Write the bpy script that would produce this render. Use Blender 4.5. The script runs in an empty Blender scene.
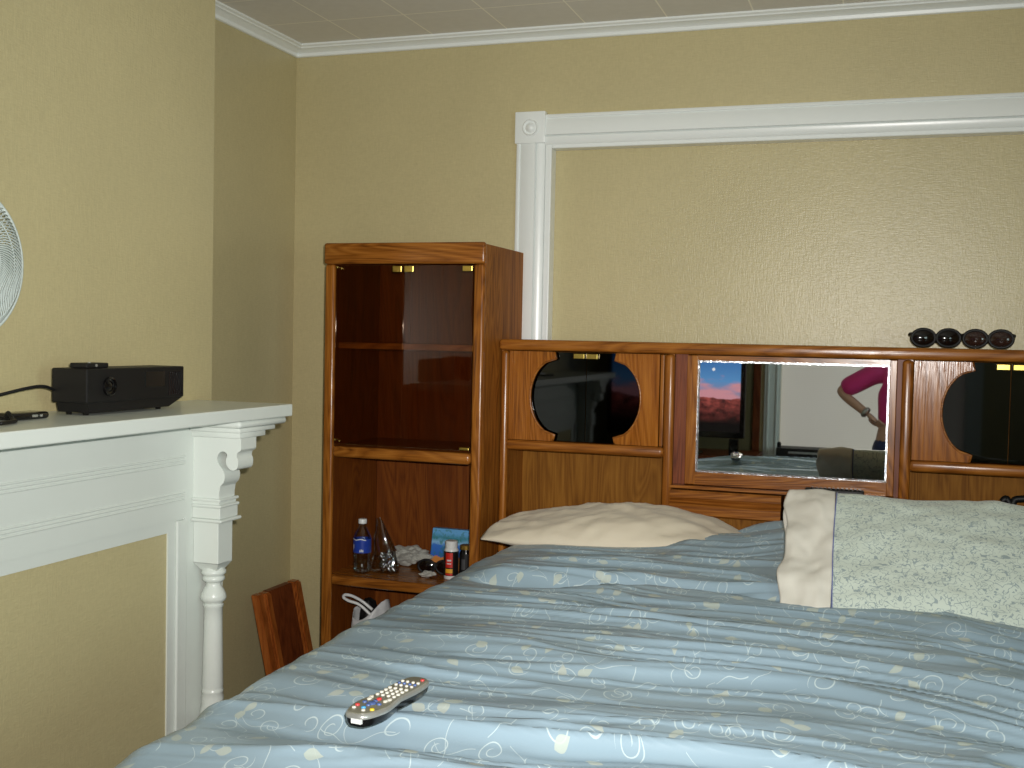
import bpy, bmesh, math, random
import numpy as np
from mathutils import Vector, Matrix, noise as mnoise
random.seed(7)
SC = bpy.context.scene
COL = SC.collection
H = 1.48                      # camera height above the floor

# ------------------------------------------------------------------ camera
cam_d = bpy.data.cameras.new('camera'); cam = bpy.data.objects.new('camera', cam_d); COL.objects.link(cam)
yaw, pitch, roll = 0.328367640, -0.0417650107, 0.0208662228
cy, sy, cp, sp, cr, sr = math.cos(yaw), math.sin(yaw), math.cos(pitch), math.sin(pitch), math.cos(roll), math.sin(roll)
fwd = Vector((-sy*cp, cy*cp, sp)); right0 = Vector((cy, sy, 0)); up0 = right0.cross(fwd)
right = cr*right0 + sr*up0; up = -sr*right0 + cr*up0
cam.matrix_world = Matrix(((right.x, up.x, -fwd.x, 0), (right.y, up.y, -fwd.y, 0), (right.z, up.z, -fwd.z, H), (0, 0, 0, 1)))
cam_d.sensor_width = 36.0; cam_d.lens = 1117.5/1024*36.0; cam_d.clip_start = 0.01
SC.camera = cam

# ------------------------------------------------------------------ light and exposure
world = bpy.data.worlds.new('world'); SC.world = world; world.use_nodes = True
world.node_tree.nodes['Background'].inputs[0].default_value = (0.6, 0.7, 0.9, 1)
world.node_tree.nodes['Background'].inputs[1].default_value = 0.3
SC.view_settings.view_transform = 'Standard'; SC.view_settings.look = 'None'
SC.view_settings.exposure = 0.0; SC.view_settings.gamma = 1.0; SC.view_settings.use_curve_mapping = False
SC.cycles.use_denoising = True
SC.cycles.caustics_reflective = False; SC.cycles.caustics_refractive = False
SC.cycles.transparent_max_bounces = 16
# the camera's own built-in flash, just above and right of its lens
fl = bpy.data.lights.new('camera_flash', 'AREA'); fl.shape = 'RECTANGLE'; fl.size = 0.03; fl.size_y = 0.018
fl.energy = 26.0; fl.color = (1.0, 0.97, 0.93); fl.spread = math.radians(105)
flo = bpy.data.objects.new('camera_flash', fl); COL.objects.link(flo)
flo.matrix_world = cam.matrix_world @ Matrix.Translation((0.035, 0.05, -0.035))
# daylight that comes through the shaded window behind the photographer
WIN_E = 0.44
# cool fill lamp, added at an unseen window in the right-hand wall
dl = bpy.data.lights.new('daylight', 'AREA'); dl.shape = 'RECTANGLE'; dl.size = 0.9; dl.size_y = 1.2
dl.energy = 27.0; dl.color = (0.74, 0.97, 0.95)
dlo = bpy.data.objects.new('daylight', dl); COL.objects.link(dlo)
dlo.location = (1.60, 0.3, 1.50); dlo.rotation_euler = (0, math.radians(90), 0)

# ------------------------------------------------------------------ helpers
def V(x, y, z): return Vector((x, y, z + H))            # z given relative to the lens height
def tag(o, label=None, cat=None, group=None, kind=None):
    if label: o['label'] = label
    if cat: o['category'] = cat
    if group: o['group'] = group
    if kind: o['kind'] = kind
    return o
def thing(name, label, cat, loc=(0, 0, 0), group=None):
    o = bpy.data.objects.new(name, None); COL.objects.link(o); o.location = loc; o.empty_display_size = .05
    return tag(o, label, cat, group)
def obj(name, bm, mat, parent=None, smooth=False, label=None):
    """link bm (in world coordinates) as one object; origin follows its parent"""
    me = bpy.data.meshes.new(name)
    bmesh.ops.recalc_face_normals(bm, faces=bm.faces[:])
    off = world_loc(parent) if parent is not None else None
    if off is not None: bmesh.ops.translate(bm, vec=-off, verts=bm.verts[:])
    else:
        lo = [min(v.co[i] for v in bm.verts) for i in range(3)]; hi = [max(v.co[i] for v in bm.verts) for i in range(3)]
        off2 = Vector(((lo[0]+hi[0])/2, (lo[1]+hi[1])/2, lo[2]))
        bmesh.ops.translate(bm, vec=-off2, verts=bm.verts[:])
    bm.to_mesh(me); bm.free()
    for m in (mat if isinstance(mat, (list, tuple)) else [mat]): me.materials.append(m)
    if smooth:
        for p in me.polygons: p.use_smooth = True
        if smooth != True:
            try: me.set_sharp_from_angle(angle=math.radians(smooth))
            except Exception: pass
    o = bpy.data.objects.new(name, me); COL.objects.link(o)
    if parent is not None: o.parent = parent
    else: o.location = off2
    if label: o['label'] = label
    return o
def world_loc(o):
    v = Vector((0, 0, 0))
    while o is not None: v += o.location; o = o.parent
    return v
def struct(name, bm, mat, parent=None, smooth=False):
    o = obj(name, bm, mat, parent, smooth)
    if parent is None: o['kind'] = 'structure'
    return o
def BM(): return bmesh.new()
def box(bm, x0, x1, y0, y1, z0, z1, bev=0.0, seg=2, mi=0, raw=False):
    """box; z relative to lens height unless raw"""
    h = 0 if raw else H
    r = bmesh.ops.create_cube(bm, size=1.0); vs = r['verts']
    for v in vs:
        v.co = Vector((x0 + (v.co.x+.5)*(x1-x0), y0 + (v.co.y+.5)*(y1-y0), z0 + h + (v.co.z+.5)*(z1-z0)))
    fs = {f for v in vs for f in v.link_faces}
    if mi:
        for f in fs: f.material_index = mi
    if bev > 0:
        es = list({e for v in vs for e in v.link_edges})
        bmesh.ops.bevel(bm, geom=es, offset=min(bev, .49*min(abs(x1-x0), abs(y1-y0), abs(z1-z0))), segments=seg, profile=.5, affect='EDGES')
def prism(bm, pts, axis, a, b, mi=0, bev=0):
    """extrude polygon pts along axis ('x','y','z') from a to b; z already absolute"""
    def mk(p, t):
        if axis == 'y': return Vector((p[0], t, p[1]))
        if axis == 'x': return Vector((t, p[0], p[1]))
        return Vector((p[0], p[1], t))
    va = [bm.verts.new(mk(p, a)) for p in pts]; vb = [bm.verts.new(mk(p, b)) for p in pts]
    n = len(pts); fs = [bm.faces.new(va), bm.faces.new(vb[::-1])]
    for i in range(n): fs.append(bm.faces.new((va[i], va[(i+1) % n], vb[(i+1) % n], vb[i])))
    for f in fs: f.material_index = mi
    for f in fs: f.normal_update()
    if n > 4: bmesh.ops.triangulate(bm, faces=fs[:2], ngon_method='EAR_CLIP')
def sweep(bm, prof, path, closed=False, mi=0):
    """prof list of (d,z) offset outward from path of (x,y,nx,ny)"""
    rings = []
    for (x, y, nx, ny) in path:
        rings.append([bm.verts.new((x+nx*d, y+ny*d, z)) for d, z in prof])
    for i in range(len(rings)-1):
        for j in range(len(prof)-1):
            f = bm.faces.new((rings[i][j], rings[i][j+1], rings[i+1][j+1], rings[i+1][j])); f.material_index = mi
    for r in (rings[0], rings[-1]):
        try: bm.faces.new(r)
        except Exception: pass
def lathe(bm, prof, cx, cy, n=28, axis='z', cap=True, mi=0, sx=1.0):
    rings = []
    for r, t in prof:
        ring = []
        for i in range(n):
            a = 2*math.pi*i/n; c, s = r*math.cos(a)*sx, r*math.sin(a)
            if axis == 'z': co = (cx+c, cy+s, t)
            elif axis == 'x': co = (t, cx+c, cy+s)
            else: co = (cx+c, t, cy+s)
            ring.append(bm.verts.new(co))
        rings.append(ring)
    for a, b in zip(rings, rings[1:]):
        for i in range(n):
            f = bm.faces.new((a[i], a[(i+1) % n], b[(i+1) % n], b[i])); f.material_index = mi
    if cap:
        for r in (rings[0], rings[-1]):
            f = bm.faces.new(r); f.material_index = mi
def tube(bm, pts, r, n=8, mi=0, closed=False):
    pts = [Vector(p) for p in pts]; rings = []
    m = len(pts); rr = r if isinstance(r, (list, tuple)) else [r]*m
    prev = None
    for i, p in enumerate(pts):
        if closed: d = pts[(i+1) % m]-pts[i-1]
        else: d = pts[min(i+1, m-1)]-pts[max(i-1, 0)]
        d.normalize()
        u = d.orthogonal() if prev is None else (prev - d*prev.dot(d))
        if u.length < 1e-6: u = d.orthogonal()
        u.normalize(); prev = u; w = d.cross(u)
        rings.append([bm.verts.new(p+rr[i]*(math.cos(2*math.pi*k/n)*u+math.sin(2*math.pi*k/n)*w)) for k in range(n)])
    rg = list(zip(rings, rings[1:])) + ([(rings[-1], rings[0])] if closed else [])
    for a, b in rg:
        for k in range(n):
            f = bm.faces.new((a[k], a[(k+1) % n], b[(k+1) % n], b[k])); f.material_index = mi
    if not closed:
        for q in (rings[0][::-1], rings[-1]):
            f = bm.faces.new(q); f.material_index = mi
def catmull(pts, k=8, closed=False):
    P = [Vector(p) for p in pts]; out = []; n = len(P)
    rng = range(n) if closed else range(n-1)
    for i in rng:
        p0 = P[(i-1) % n] if closed or i > 0 else P[0]; p1 = P[i]; p2 = P[(i+1) % n]
        p3 = P[(i+2) % n] if closed or i+2 < n else P[-1]
        for j in range(k):
            t = j/k
            out.append(.5*((2*p1)+(-p0+p2)*t+(2*p0-5*p1+4*p2-p3)*t*t+(-p0+3*p1-3*p2+p3)*t**3))
    if not closed: out.append(P[-1])
    return out
def ss(a, b, x):
    t = min(1, max(0, (x-a)/(b-a))); return t*t*(3-2*t)
def srgb(r, g, b):
    f = lambda c: (c/255/12.92) if c/255 <= .04045 else ((c/255+.055)/1.055)**2.4
    return (f(r), f(g), f(b), 1)

# ------------------------------------------------------------------ materials
class NT:
    def __init__(s, name):
        s.m = bpy.data.materials.new(name); s.m.use_nodes = True; s.t = s.m.node_tree
        s.b = s.t.nodes['Principled BSDF']; s.out = s.t.nodes['Material Output']
    def n(s, typ, **kw):
        nd = s.t.nodes.new(typ)
        for k, v in kw.items():
            if k == 'inp':
                for a, b in v.items():
                    if hasattr(b, 'is_output') or isinstance(b, bpy.types.NodeSocket): s.t.links.new(b, nd.inputs[a])
                    else: nd.inputs[a].default_value = b
            else: setattr(nd, k, v)
        return nd
    def l(s, a, b): s.t.links.new(a, b)
    def math(s, op, a, b=None, c=None, clamp=False):
        nd = s.t.nodes.new('ShaderNodeMath'); nd.operation = op; nd.use_clamp = clamp
        for i, v in enumerate((a, b, c)):
            if v is None: continue
            if isinstance(v, bpy.types.NodeSocket): s.t.links.new(v, nd.inputs[i])
            else: nd.inputs[i].default_value = v
        return nd.outputs[0]
    def mix(s, fac, a, b, mode='MIX'):
        nd = s.t.nodes.new('ShaderNodeMix'); nd.data_type = 'RGBA'; nd.blend_type = mode
        for i, v in ((0, fac), (6, a), (7, b)):
            if isinstance(v, bpy.types.NodeSocket): s.t.links.new(v, nd.inputs[i])
            else: nd.inputs[i].default_value = v
        return nd.outputs[2]
    def ramp(s, fac, stops, interp='LINEAR'):
        nd = s.t.nodes.new('ShaderNodeValToRGB'); nd.color_ramp.interpolation = interp
        el = nd.color_ramp.elements
        while len(el) < len(stops): el.new(.5)
        for e, (p, c) in zip(el, stops): e.position = p; e.color = c
        s.t.links.new(fac, nd.inputs[0]); return nd.outputs[0]
    def coords(s, kind='Object', scale=(1, 1, 1), rot=(0, 0, 0), loc=(0, 0, 0)):
        tc = s.t.nodes.new('ShaderNodeTexCoord'); mp = s.t.nodes.new('ShaderNodeMapping')
        s.t.links.new(tc.outputs[kind], mp.inputs[0])
        mp.inputs['Scale'].default_value = scale; mp.inputs['Rotation'].default_value = rot; mp.inputs['Location'].default_value = loc
        return mp.outputs[0]
    def noise(s, vec, scale, detail=3, rough=.5, dist=0):
        nd = s.t.nodes.new('ShaderNodeTexNoise'); s.t.links.new(vec, nd.inputs['Vector'])
        nd.inputs['Scale'].default_value = scale; nd.inputs['Detail'].default_value = detail
        nd.inputs['Roughness'].default_value = rough; nd.inputs['Distortion'].default_value = dist
        return nd.outputs['Fac']
    def bump(s, h, strength=.3, dist=.01, normal=None):
        nd = s.t.nodes.new('ShaderNodeBump'); nd.inputs['Strength'].default_value = strength; nd.inputs['Distance'].default_value = dist
        s.t.links.new(h, nd.inputs['Height'])
        if normal is not None: s.t.links.new(normal, nd.inputs['Normal'])
        s.t.links.new(nd.outputs[0], s.b.inputs['Normal']); return nd.outputs[0]
    def set(s, col=None, rough=None, metal=None, spec=None, coat=None, coatr=None, **kw):
        def put(k, v):
            if isinstance(v, bpy.types.NodeSocket): s.t.links.new(v, s.b.inputs[k])
            else: s.b.inputs[k].default_value = v
        if col is not None: put('Base Color', col)
        if rough is not None: put('Roughness', rough)
        if metal is not None: put('Metallic', metal)
        if spec is not None: put('Specular IOR Level', spec)
        if coat is not None: put('Coat Weight', coat)
        if coatr is not None: put('Coat Roughness', coatr)
        for k, v in kw.items(): put(k.replace('_', ' '), v)
        return s.m
def plain(name, col, rough=.5, metal=0, spec=.5, **kw):
    n = NT(name); v = n.coords('Object'); ns = n.noise(v, 60, 2)
    c = n.mix(.10, col, n.ramp(ns, [(0.3, (0, 0, 0, 1)), (.7, tuple(min(1, x*1.6) for x in col[:3])+(1,))]))
    return n.set(c, rough, metal, spec, **kw)
def wood(name, dark, mid, light, axis='z', seed=0, rough=.32, bumpk=.12, glare=.5):
    n = NT(name)
    sc = {'z': (26, 26, 1.6), 'x': (1.6, 26, 26), 'y': (26, 1.6, 26)}[axis]
    sc2 = {'z': (5, 5, .55), 'x': (.55, 5, 5), 'y': (5, .55, 5)}[axis]
    sc3 = {'z': (260, 260, 9), 'x': (9, 260, 260), 'y': (260, 9, 260)}[axis]
    v = n.coords('Object', sc, loc=(seed*3.1, seed*1.7, seed*.9)); v2 = n.coords('Object', sc2, loc=(seed, seed*2, seed*3)); v3 = n.coords('Object', sc3)
    big = n.noise(v2, 1.0, 3, .5, .8)
    rings = n.math('FRACT', n.math('MULTIPLY', big, 26.0))
    rings = n.math('ABSOLUTE', n.math('SUBTRACT', n.math('MULTIPLY', rings, 2.0), 1.0))
    med = n.noise(v, 1.0, 4, .6, .3)
    fine = n.noise(v3, 1.0, 2, .6)
    g = n.math('ADD', n.math('MULTIPLY', rings, .22), n.math('ADD', n.math('MULTIPLY', med, .45), n.math('MULTIPLY', fine, .46)))
    c = n.ramp(g, [(.30, dark), (.52, mid), (.80, light)])
    n.bump(n.math('ADD', fine, n.math('MULTIPLY', rings, .5)), bumpk, .002)
    return n.set(c, rough, 0, glare)

def paint(name, c0, c1, c2):
    n = NT(name); v = n.coords('Object'); n.bump(n.noise(v, 40, 3), .06, .003)
    return n.set(n.mix(.12, c0, n.ramp(n.noise(v, 9, 4), [(.3, c1), (.7, c2)])), .28, 0, .5)
# wallpapers
def wallpaper(name, col, spark=.5):
    n = NT(name); v = n.coords('Object', (1, 1, 1))
    vz = n.coords('Object', (1, 1, .16)); vx = n.coords('Object', (.2, .2, 1))
    a = n.noise(vz, 260, 2, .6); b = n.noise(vx, 260, 2, .6); blot = n.noise(v, 2.2, 3)
    tex = n.math('MULTIPLY', n.math('ADD', a, b), .5)
    c = n.ramp(tex, [(.32, tuple(x*.92 for x in col[:3])+(1,)), (.5, col), (.68, tuple(min(1, x*1.08) for x in col[:3])+(1,))])
    c2 = n.mix(.18, c, n.ramp(blot, [(.3, tuple(x*.75 for x in col[:3])+(1,)), (.7, tuple(x*1.2 for x in col[:3])+(1,))]))
    n.bump(tex, .42, .0030)
    return n.set(c2, .33, 0, spark)
M = {}
M['paper'] = wallpaper('tan_woven_wallpaper', srgb(190, 178, 136), .5)
n = NT('white_gloss_paint'); v = n.coords('Object'); M['white'] = n.set(n.mix(.12, srgb(232, 236, 234), n.ramp(n.noise(v, 9, 4), [(.3, srgb(222, 228, 226)), (.7, srgb(240, 243, 240))])), .28, 0, .5)
n.bump(n.noise(v, 40, 3), .06, .003)
M['mantel'] = paint('mantel_cream_white_paint', srgb(216, 221, 215), srgb(208, 214, 208), srgb(222, 227, 222))
n = NT('floor_boards'); v = n.coords('Object', (1, 1, 1)); M['floor'] = wood('brown_floor_boards', srgb(60, 36, 20), srgb(96, 60, 34), srgb(130, 86, 50), 'y')
# ceiling tiles, seams .28 x .285 m
n = NT('ceiling_tiles'); tc = n.coords('Object'); sep = n.n('ShaderNodeSeparateXYZ', inp={0: tc})
def seam(sock, off, per, w):
    t = n.math('FRACT', n.math('DIVIDE', n.math('ADD', sock, off), per))
    d = n.math('MINIMUM', t, n.math('SUBTRACT', 1.0, t)); return n.math('LESS_THAN', d, w/per)
PX, PY = .281, .275
sm = n.math('MAXIMUM', seam(sep.outputs[0], 0, PX, .0026), seam(sep.outputs[1], 0, PY, .0026))
base = n.mix(.25, srgb(222, 219, 212), n.ramp(n.noise(tc, 30, 4), [(.3, srgb(212, 209, 202)), (.7, srgb(230, 227, 220))]))
M['ceil'] = n.set(n.mix(sm, base, srgb(250, 246, 232)), .7)
OD, OM, OL = srgb(74, 38, 12), srgb(132, 77, 25), srgb(166, 106, 42)
M['oak_z'] = wood('honey_oak_vertical_grain', OD, OM, OL, 'z', 1, .24, .12, .35)
M['oak_x'] = wood('honey_oak_horizontal_grain', OD, OM, OL, 'x', 2, .24, .12, .4)
M['oak_side'] = wood('matt_oak_side_grain', OD, OM, OL, 'z', 3, .55, .1, .12)
M['oak_panel'] = wood('oak_panel_grain', srgb(84, 44, 12), srgb(136, 78, 22), srgb(166, 104, 38), 'z', 5, .17, .2, .35)
M['oak_back'] = wood('oak_backing_grain', srgb(80, 38, 8), srgb(104, 52, 13), srgb(124, 68, 20), 'z', 8, .5, .1, .2)
M['oak_light'] = wood('light_oak_backing', srgb(102, 62, 20), srgb(128, 82, 28), srgb(148, 100, 38), 'z', 11, .6, .1, .1)
M['cherry'] = wood('reddish_stained_wood', srgb(76, 32, 14), srgb(108, 52, 24), srgb(134, 70, 34), 'z', 14, .4, .1, .25)
M['cherry_edge'] = wood('stained_wood_edge', srgb(110, 52, 18), srgb(156, 84, 34), srgb(182, 106, 48), 'z', 15, .3, .1)
M['brass'] = plain('polished_brass', srgb(214, 184, 96), .25, 1.0)
M['black'] = plain('black_plastic', srgb(22, 21, 21), .5, spec=.3)
M['blackgloss'] = plain('glossy_black_plastic', srgb(14, 12, 12), .12)
M['grey'] = plain('grey_plastic', srgb(112, 110, 96), .4)
M['silver'] = plain('silver_plastic', srgb(170, 170, 165), .3, .6)
# smoked glass: dark tint + mirror-like skin
def smoked(name, tint, gl=.06):
    n = NT(name); t = n.t
    tr = n.n('ShaderNodeBsdfTransparent'); tr.inputs[0].default_value = tint
    g = n.n('ShaderNodeBsdfGlossy'); g.inputs['Roughness'].default_value = .03; g.inputs[0].default_value = (1, 1, 1, 1)
    fr = n.n('ShaderNodeFresnel'); fr.inputs[0].default_value = 1.5
    mx = n.n('ShaderNodeMixShader'); n.l(n.math('ADD', n.math('MULTIPLY', fr.outputs[0], .55), gl, clamp=True), mx.inputs[0]); n.l(tr.outputs[0], mx.inputs[1]); n.l(g.outputs[0], mx.inputs[2])
    n.l(mx.outputs[0], n.out.inputs[0]); return n.m
M['smoke'] = smoked('bronze_smoked_glass', (.76, .66, .57, 1), .0)
M['smoke_dark'] = smoked('dark_smoked_glass', (.10, .08, .065, 1), .02)
M['clear'] = smoked('clear_plastic', (.90, .93, .93, 1), .03)
M['water'] = smoked('water_tint', (.93, .96, .96, 1), .01)
n = NT('mirror_silver'); M['mirror'] = n.set(srgb(226, 226, 224), 0.015, 1.0)
n = NT('mirror_bevel'); M['bevel'] = n.set(srgb(230, 232, 236), .20, 1.0); n.bump(n.noise(n.coords('Object'), 90, 3, .7), .5, .004)
# duvet: blue sateen with cream vines, curls and leaves
def vines(name, ground, ground2, vine, leaf, leaf2, S=1.0, rough=.42):
    n = NT(name); uv = n.coords('UV', (1/S, 1/S, 1))
    nz = n.n('ShaderNodeTexNoise', inp={'Vector': uv, 'Scale': 7.0, 'Detail': 1.0})
    warp = n.n('ShaderNodeVectorMath', operation='MULTIPLY_ADD', inp={0: nz.outputs['Color'], 1: (.05, .05, 0), 2: uv})
    W = warp.outputs[0]
    def cell(off, scale, rnd=.75):
        a = n.n('ShaderNodeVectorMath', operation='ADD', inp={0: W, 1: (off, off*.7, 0)})
        vo = n.n('ShaderNodeTexVoronoi', voronoi_dimensions='2D', inp={'Vector': a.outputs[0], 'Scale': scale, 'Randomness': rnd})
        sc_ = n.n('ShaderNodeVectorMath', operation='SUBTRACT', inp={0: a.outputs[0], 1: vo.outputs['Position']})
        sp_ = n.n('ShaderNodeSeparateXYZ', inp={0: sc_.outputs[0]}); cs = n.n('ShaderNodeSeparateColor', inp={0: vo.outputs['Color']})
        return sp_.outputs[0], sp_.outputs[1], cs.outputs[0], cs.outputs[1]
    masks = []
    for off, scale in ((0.0, 11.5), (3.37, 9.0)):          # spiral curls that open into tails
        x, y, r1, r2 = cell(off, scale)
        rad = n.math('SQRT', n.math('ADD', n.math('MULTIPLY', x, x), n.math('MULTIPLY', y, y)))
        sgn = n.math('SUBTRACT', n.math('MULTIPLY', n.math('GREATER_THAN', r2, .5), 2.0), 1.0)
        th = n.math('ADD', n.math('DIVIDE', n.math('ARCTAN2', n.math('MULTIPLY', y, sgn), x), 2*math.pi), r1)
        ph = n.math('SUBTRACT', n.math('DIVIDE', rad, .0120), th)
        tt = n.math('FRACT', ph); turn = n.math('FLOOR', ph)
        d = n.math('MULTIPLY', n.math('MINIMUM', tt, n.math('SUBTRACT', 1.0, tt)), .0120)
        line = n.math('LESS_THAN', d, .00095)
        rin = n.math('GREATER_THAN', rad, .006)
        lim = n.math('LESS_THAN', rad, n.math('ADD', .014, n.math('MULTIPLY', r2, .012)))
        masks.append(n.math('MULTIPLY', line, n.math('MULTIPLY', rin, lim)))
    # trailing stems: wavy lines broken into pieces
    sp0 = n.n('ShaderNodeSeparateXYZ', inp={0: W})
    for k, (p, q) in enumerate(((0, 1), (1, 0))):
        u_, v_ = sp0.outputs[p], sp0.outputs[q]
        wv = n.math('ADD', n.math('MULTIPLY', n.math('SINE', n.math('MULTIPLY', u_, 41.0+k*9)), .016), n.math('MULTIPLY', n.math('SINE', n.math('ADD', n.math('MULTIPLY', u_, 97.0), n.math('MULTIPLY', v_, 30.0))), .006))
        f = n.math('FRACT', n.math('DIVIDE', n.math('ADD', v_, wv), .068))
        ln = n.math('LESS_THAN', n.math('ABSOLUTE', n.math('SUBTRACT', f, .5)), .0105)
        gate = n.math('GREATER_THAN', n.noise(n.n('ShaderNodeVectorMath', operation='ADD', inp={0: W, 1: (9+3*k, 4, 0)}).outputs[0], 13, 1), .50)
        masks.append(n.math('MULTIPLY', ln, gate))
    vm = masks[0]
    for m_ in masks[1:]: vm = n.math('MAXIMUM', vm, m_)
    # leaves
    lm = None
    for off, scale, keep in ((1.9, 10.5, .38), (6.3, 9.0, .5)):
        x, y, r1, r2 = cell(off, scale, .9)
        ang = n.math('MULTIPLY', r1, 6.283); ca, sa = n.math('COSINE', ang), n.math('SINE', ang)
        a = n.math('ADD', n.math('MULTIPLY', x, ca), n.math('MULTIPLY', y, sa)); b = n.math('SUBTRACT', n.math('MULTIPLY', y, ca), n.math('MULTIPLY', x, sa))
        L, Wd = .0155, .0082
        an = n.math('DIVIDE', a, L)
        wid = n.math('MULTIPLY', n.math('MULTIPLY', n.math('SUBTRACT', 1.0, n.math('MULTIPLY', an, an)), n.math('ADD', 1.0, n.math('MULTIPLY', an, .55))), Wd)
        inside = n.math('MULTIPLY', n.math('LESS_THAN', n.math('ABSOLUTE', b), wid), n.math('LESS_THAN', n.math('ABSOLUTE', an), 1.0))
        inside = n.math('MULTIPLY', inside, n.math('GREATER_THAN', r2, keep))
        lm = inside if lm is None else n.math('MAXIMUM', lm, inside)
    g = n.mix(n.noise(uv, 3.0, 2), ground, ground2)
    c = n.mix(n.math('MULTIPLY', vm, .75), g, vine)
    c = n.mix(n.math('MULTIPLY', lm, .85), c, n.mix(n.noise(uv, 14, 1), leaf, leaf2))
    n.bump(n.noise(n.coords('UV', (1, 1, 1)), 900, 2), .05, .001)
    return n.set(c, rough, 0, .6)
M['duvet'] = vines('blue_vine_sateen', srgb(130, 151, 165), srgb(140, 160, 172), srgb(188, 202, 203), srgb(168, 180, 170), srgb(176, 180, 172), rough=.31)
# pillow sham print: dense little vine scribble on cream
n = NT('sham_vine_print'); uv = n.coords('UV', (1, 1, 1))
nz = n.n('ShaderNodeTexNoise', inp={'Vector': uv, 'Scale': 40.0, 'Detail': 1.0})
W = n.n('ShaderNodeVectorMath', operation='MULTIPLY_ADD', inp={0: nz.outputs['Color'], 1: (.02, .02, 0), 2: uv}).outputs[0]
f = n.noise(W, 46, 1.0, .5); d = n.math('ABSOLUTE', n.math('SUBTRACT', n.math('FRACT', n.math('MULTIPLY', f, 5.0)), .5))
gate = n.math('GREATER_THAN', n.noise(W, 90, 1), .36)
f2 = n.noise(W, 75, 1.0, .5); d2 = n.math('ABSOLUTE', n.math('SUBTRACT', n.math('FRACT', n.math('MULTIPLY', f2, 3.0)), .5))
ln = n.math('MAXIMUM', n.math('MULTIPLY', n.math('LESS_THAN', d, .075), gate), n.math('MULTIPLY', n.math('LESS_THAN', d2, .07), n.math('LESS_THAN', n.noise(W, 60, 1), .5)))
M['sham'] = n.set(n.mix(n.math('MULTIPLY', ln, .8), srgb(188, 197, 186), srgb(126, 140, 144)), .7, 0, .2, Sheen_Weight=.2)
def cloth(name, c1, c2, sc=6, rough=.75):
    n = NT(name); v = n.coords('Object'); c = n.mix(n.noise(v, sc, 3), c1, c2); n.bump(n.noise(v, 700, 2), .08, .001)
    return n.set(c, rough, 0, .2, Sheen_Weight=.15)
M['cream'] = cloth('cream_cotton', srgb(214, 204, 184), srgb(202, 190, 170))
M['cuff'] = cloth('ivory_cotton', srgb(206, 202, 192), srgb(198, 193, 181))
M['piping'] = cloth('blue_violet_piping', srgb(96, 104, 150), srgb(110, 116, 158))
M['mattress'] = cloth('white_ticking', srgb(200, 205, 205), srgb(180, 188, 190))
M['whitecloth'] = cloth('white_crumpled_cloth', srgb(176, 176, 168), srgb(150, 148, 140))
M['whiteplastic'] = plain('white_plastic', srgb(215, 216, 214), .35)

# ------------------------------------------------------------------ room shell
XL, YW, CEIL = -2.165, 3.76, 1.072      # left wall, back wall, ceiling
XR, YR = 1.62, -1.70
OX0, OX1, OZ = -1.153, 0.56, 0.663       # blocked doorway in the back wall
b = BM()
box(b, XL-.12, OX0, YW, YW+.14, -H, CEIL+.1)
box(b, OX1, XR+.12, YW, YW+.14, -H, CEIL+.1)
box(b, OX0, OX1, YW, YW+.14, OZ, CEIL+.1)
box(b, OX0, OX1, YW+.045, YW+.14, -H, OZ)
struct('wall_back', b, M['paper'])
b = BM(); box(b, XL-.12, XL, YR-.12, YW, -H, CEIL+.1); struct('wall_left', b, M['paper'])
b = BM(); box(b, XL-.12, XR+.12, YR-.12, YW+.14, -H-.06, -H); struct('floor', b, M['floor'])
b = BM(); box(b, XL, XR, YR, YW, CEIL, CEIL+.08); co = struct('ceiling', b, M['ceil'])
# ceiling texture seams are counted from the ceiling's own corner: shift the origin so seams fall where they should
sh = Vector((-1.872, 3.463, H+CEIL)) - co.location
for vtx in co.data.vertices: vtx.co -= sh
co.location = co.location + sh
# right wall, with an unseen window added to go with the fill lamp
b = BM()
WY0, WY1, WZ0, WZ1 = -.2, .8, -.55, .75
box(b, XR, XR+.12, YR-.12, WY0, -H, CEIL+.1); box(b, XR, XR+.12, WY1, YW, -H, CEIL+.1)
box(b, XR, XR+.12, WY0, WY1, -H, WZ0); box(b, XR, XR+.12, WY0, WY1, WZ1, CEIL+.1)
struct('wall_right', b, M['paper'])
b = BM()
for (y0, y1, z0, z1) in ((WY0-.09, WY0, WZ0-.02, WZ1+.09), (WY1, WY1+.09, WZ0-.02, WZ1+.09), (WY0, WY1, WZ1, WZ1+.09), (WY0-.1, WY1+.1, WZ0-.06, WZ0)):
    box(b, XR-.022, XR, y0, y1, z0, z1, .004)
box(b, XR+.02, XR+.05, WY0, WY1, .08, .12); box(b, XR+.02, XR+.05, WY0, WY0+.04, WZ0, WZ1); box(b, XR+.02, XR+.05, WY1-.04, WY1, WZ0, WZ1)
w2 = struct('added_window', b, M['white'])
b = BM(); box(b, XR+.032, XR+.036, WY0+.04, WY1-.04, WZ0, WZ1); obj('pane', b, M['clear'], w2)
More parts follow.
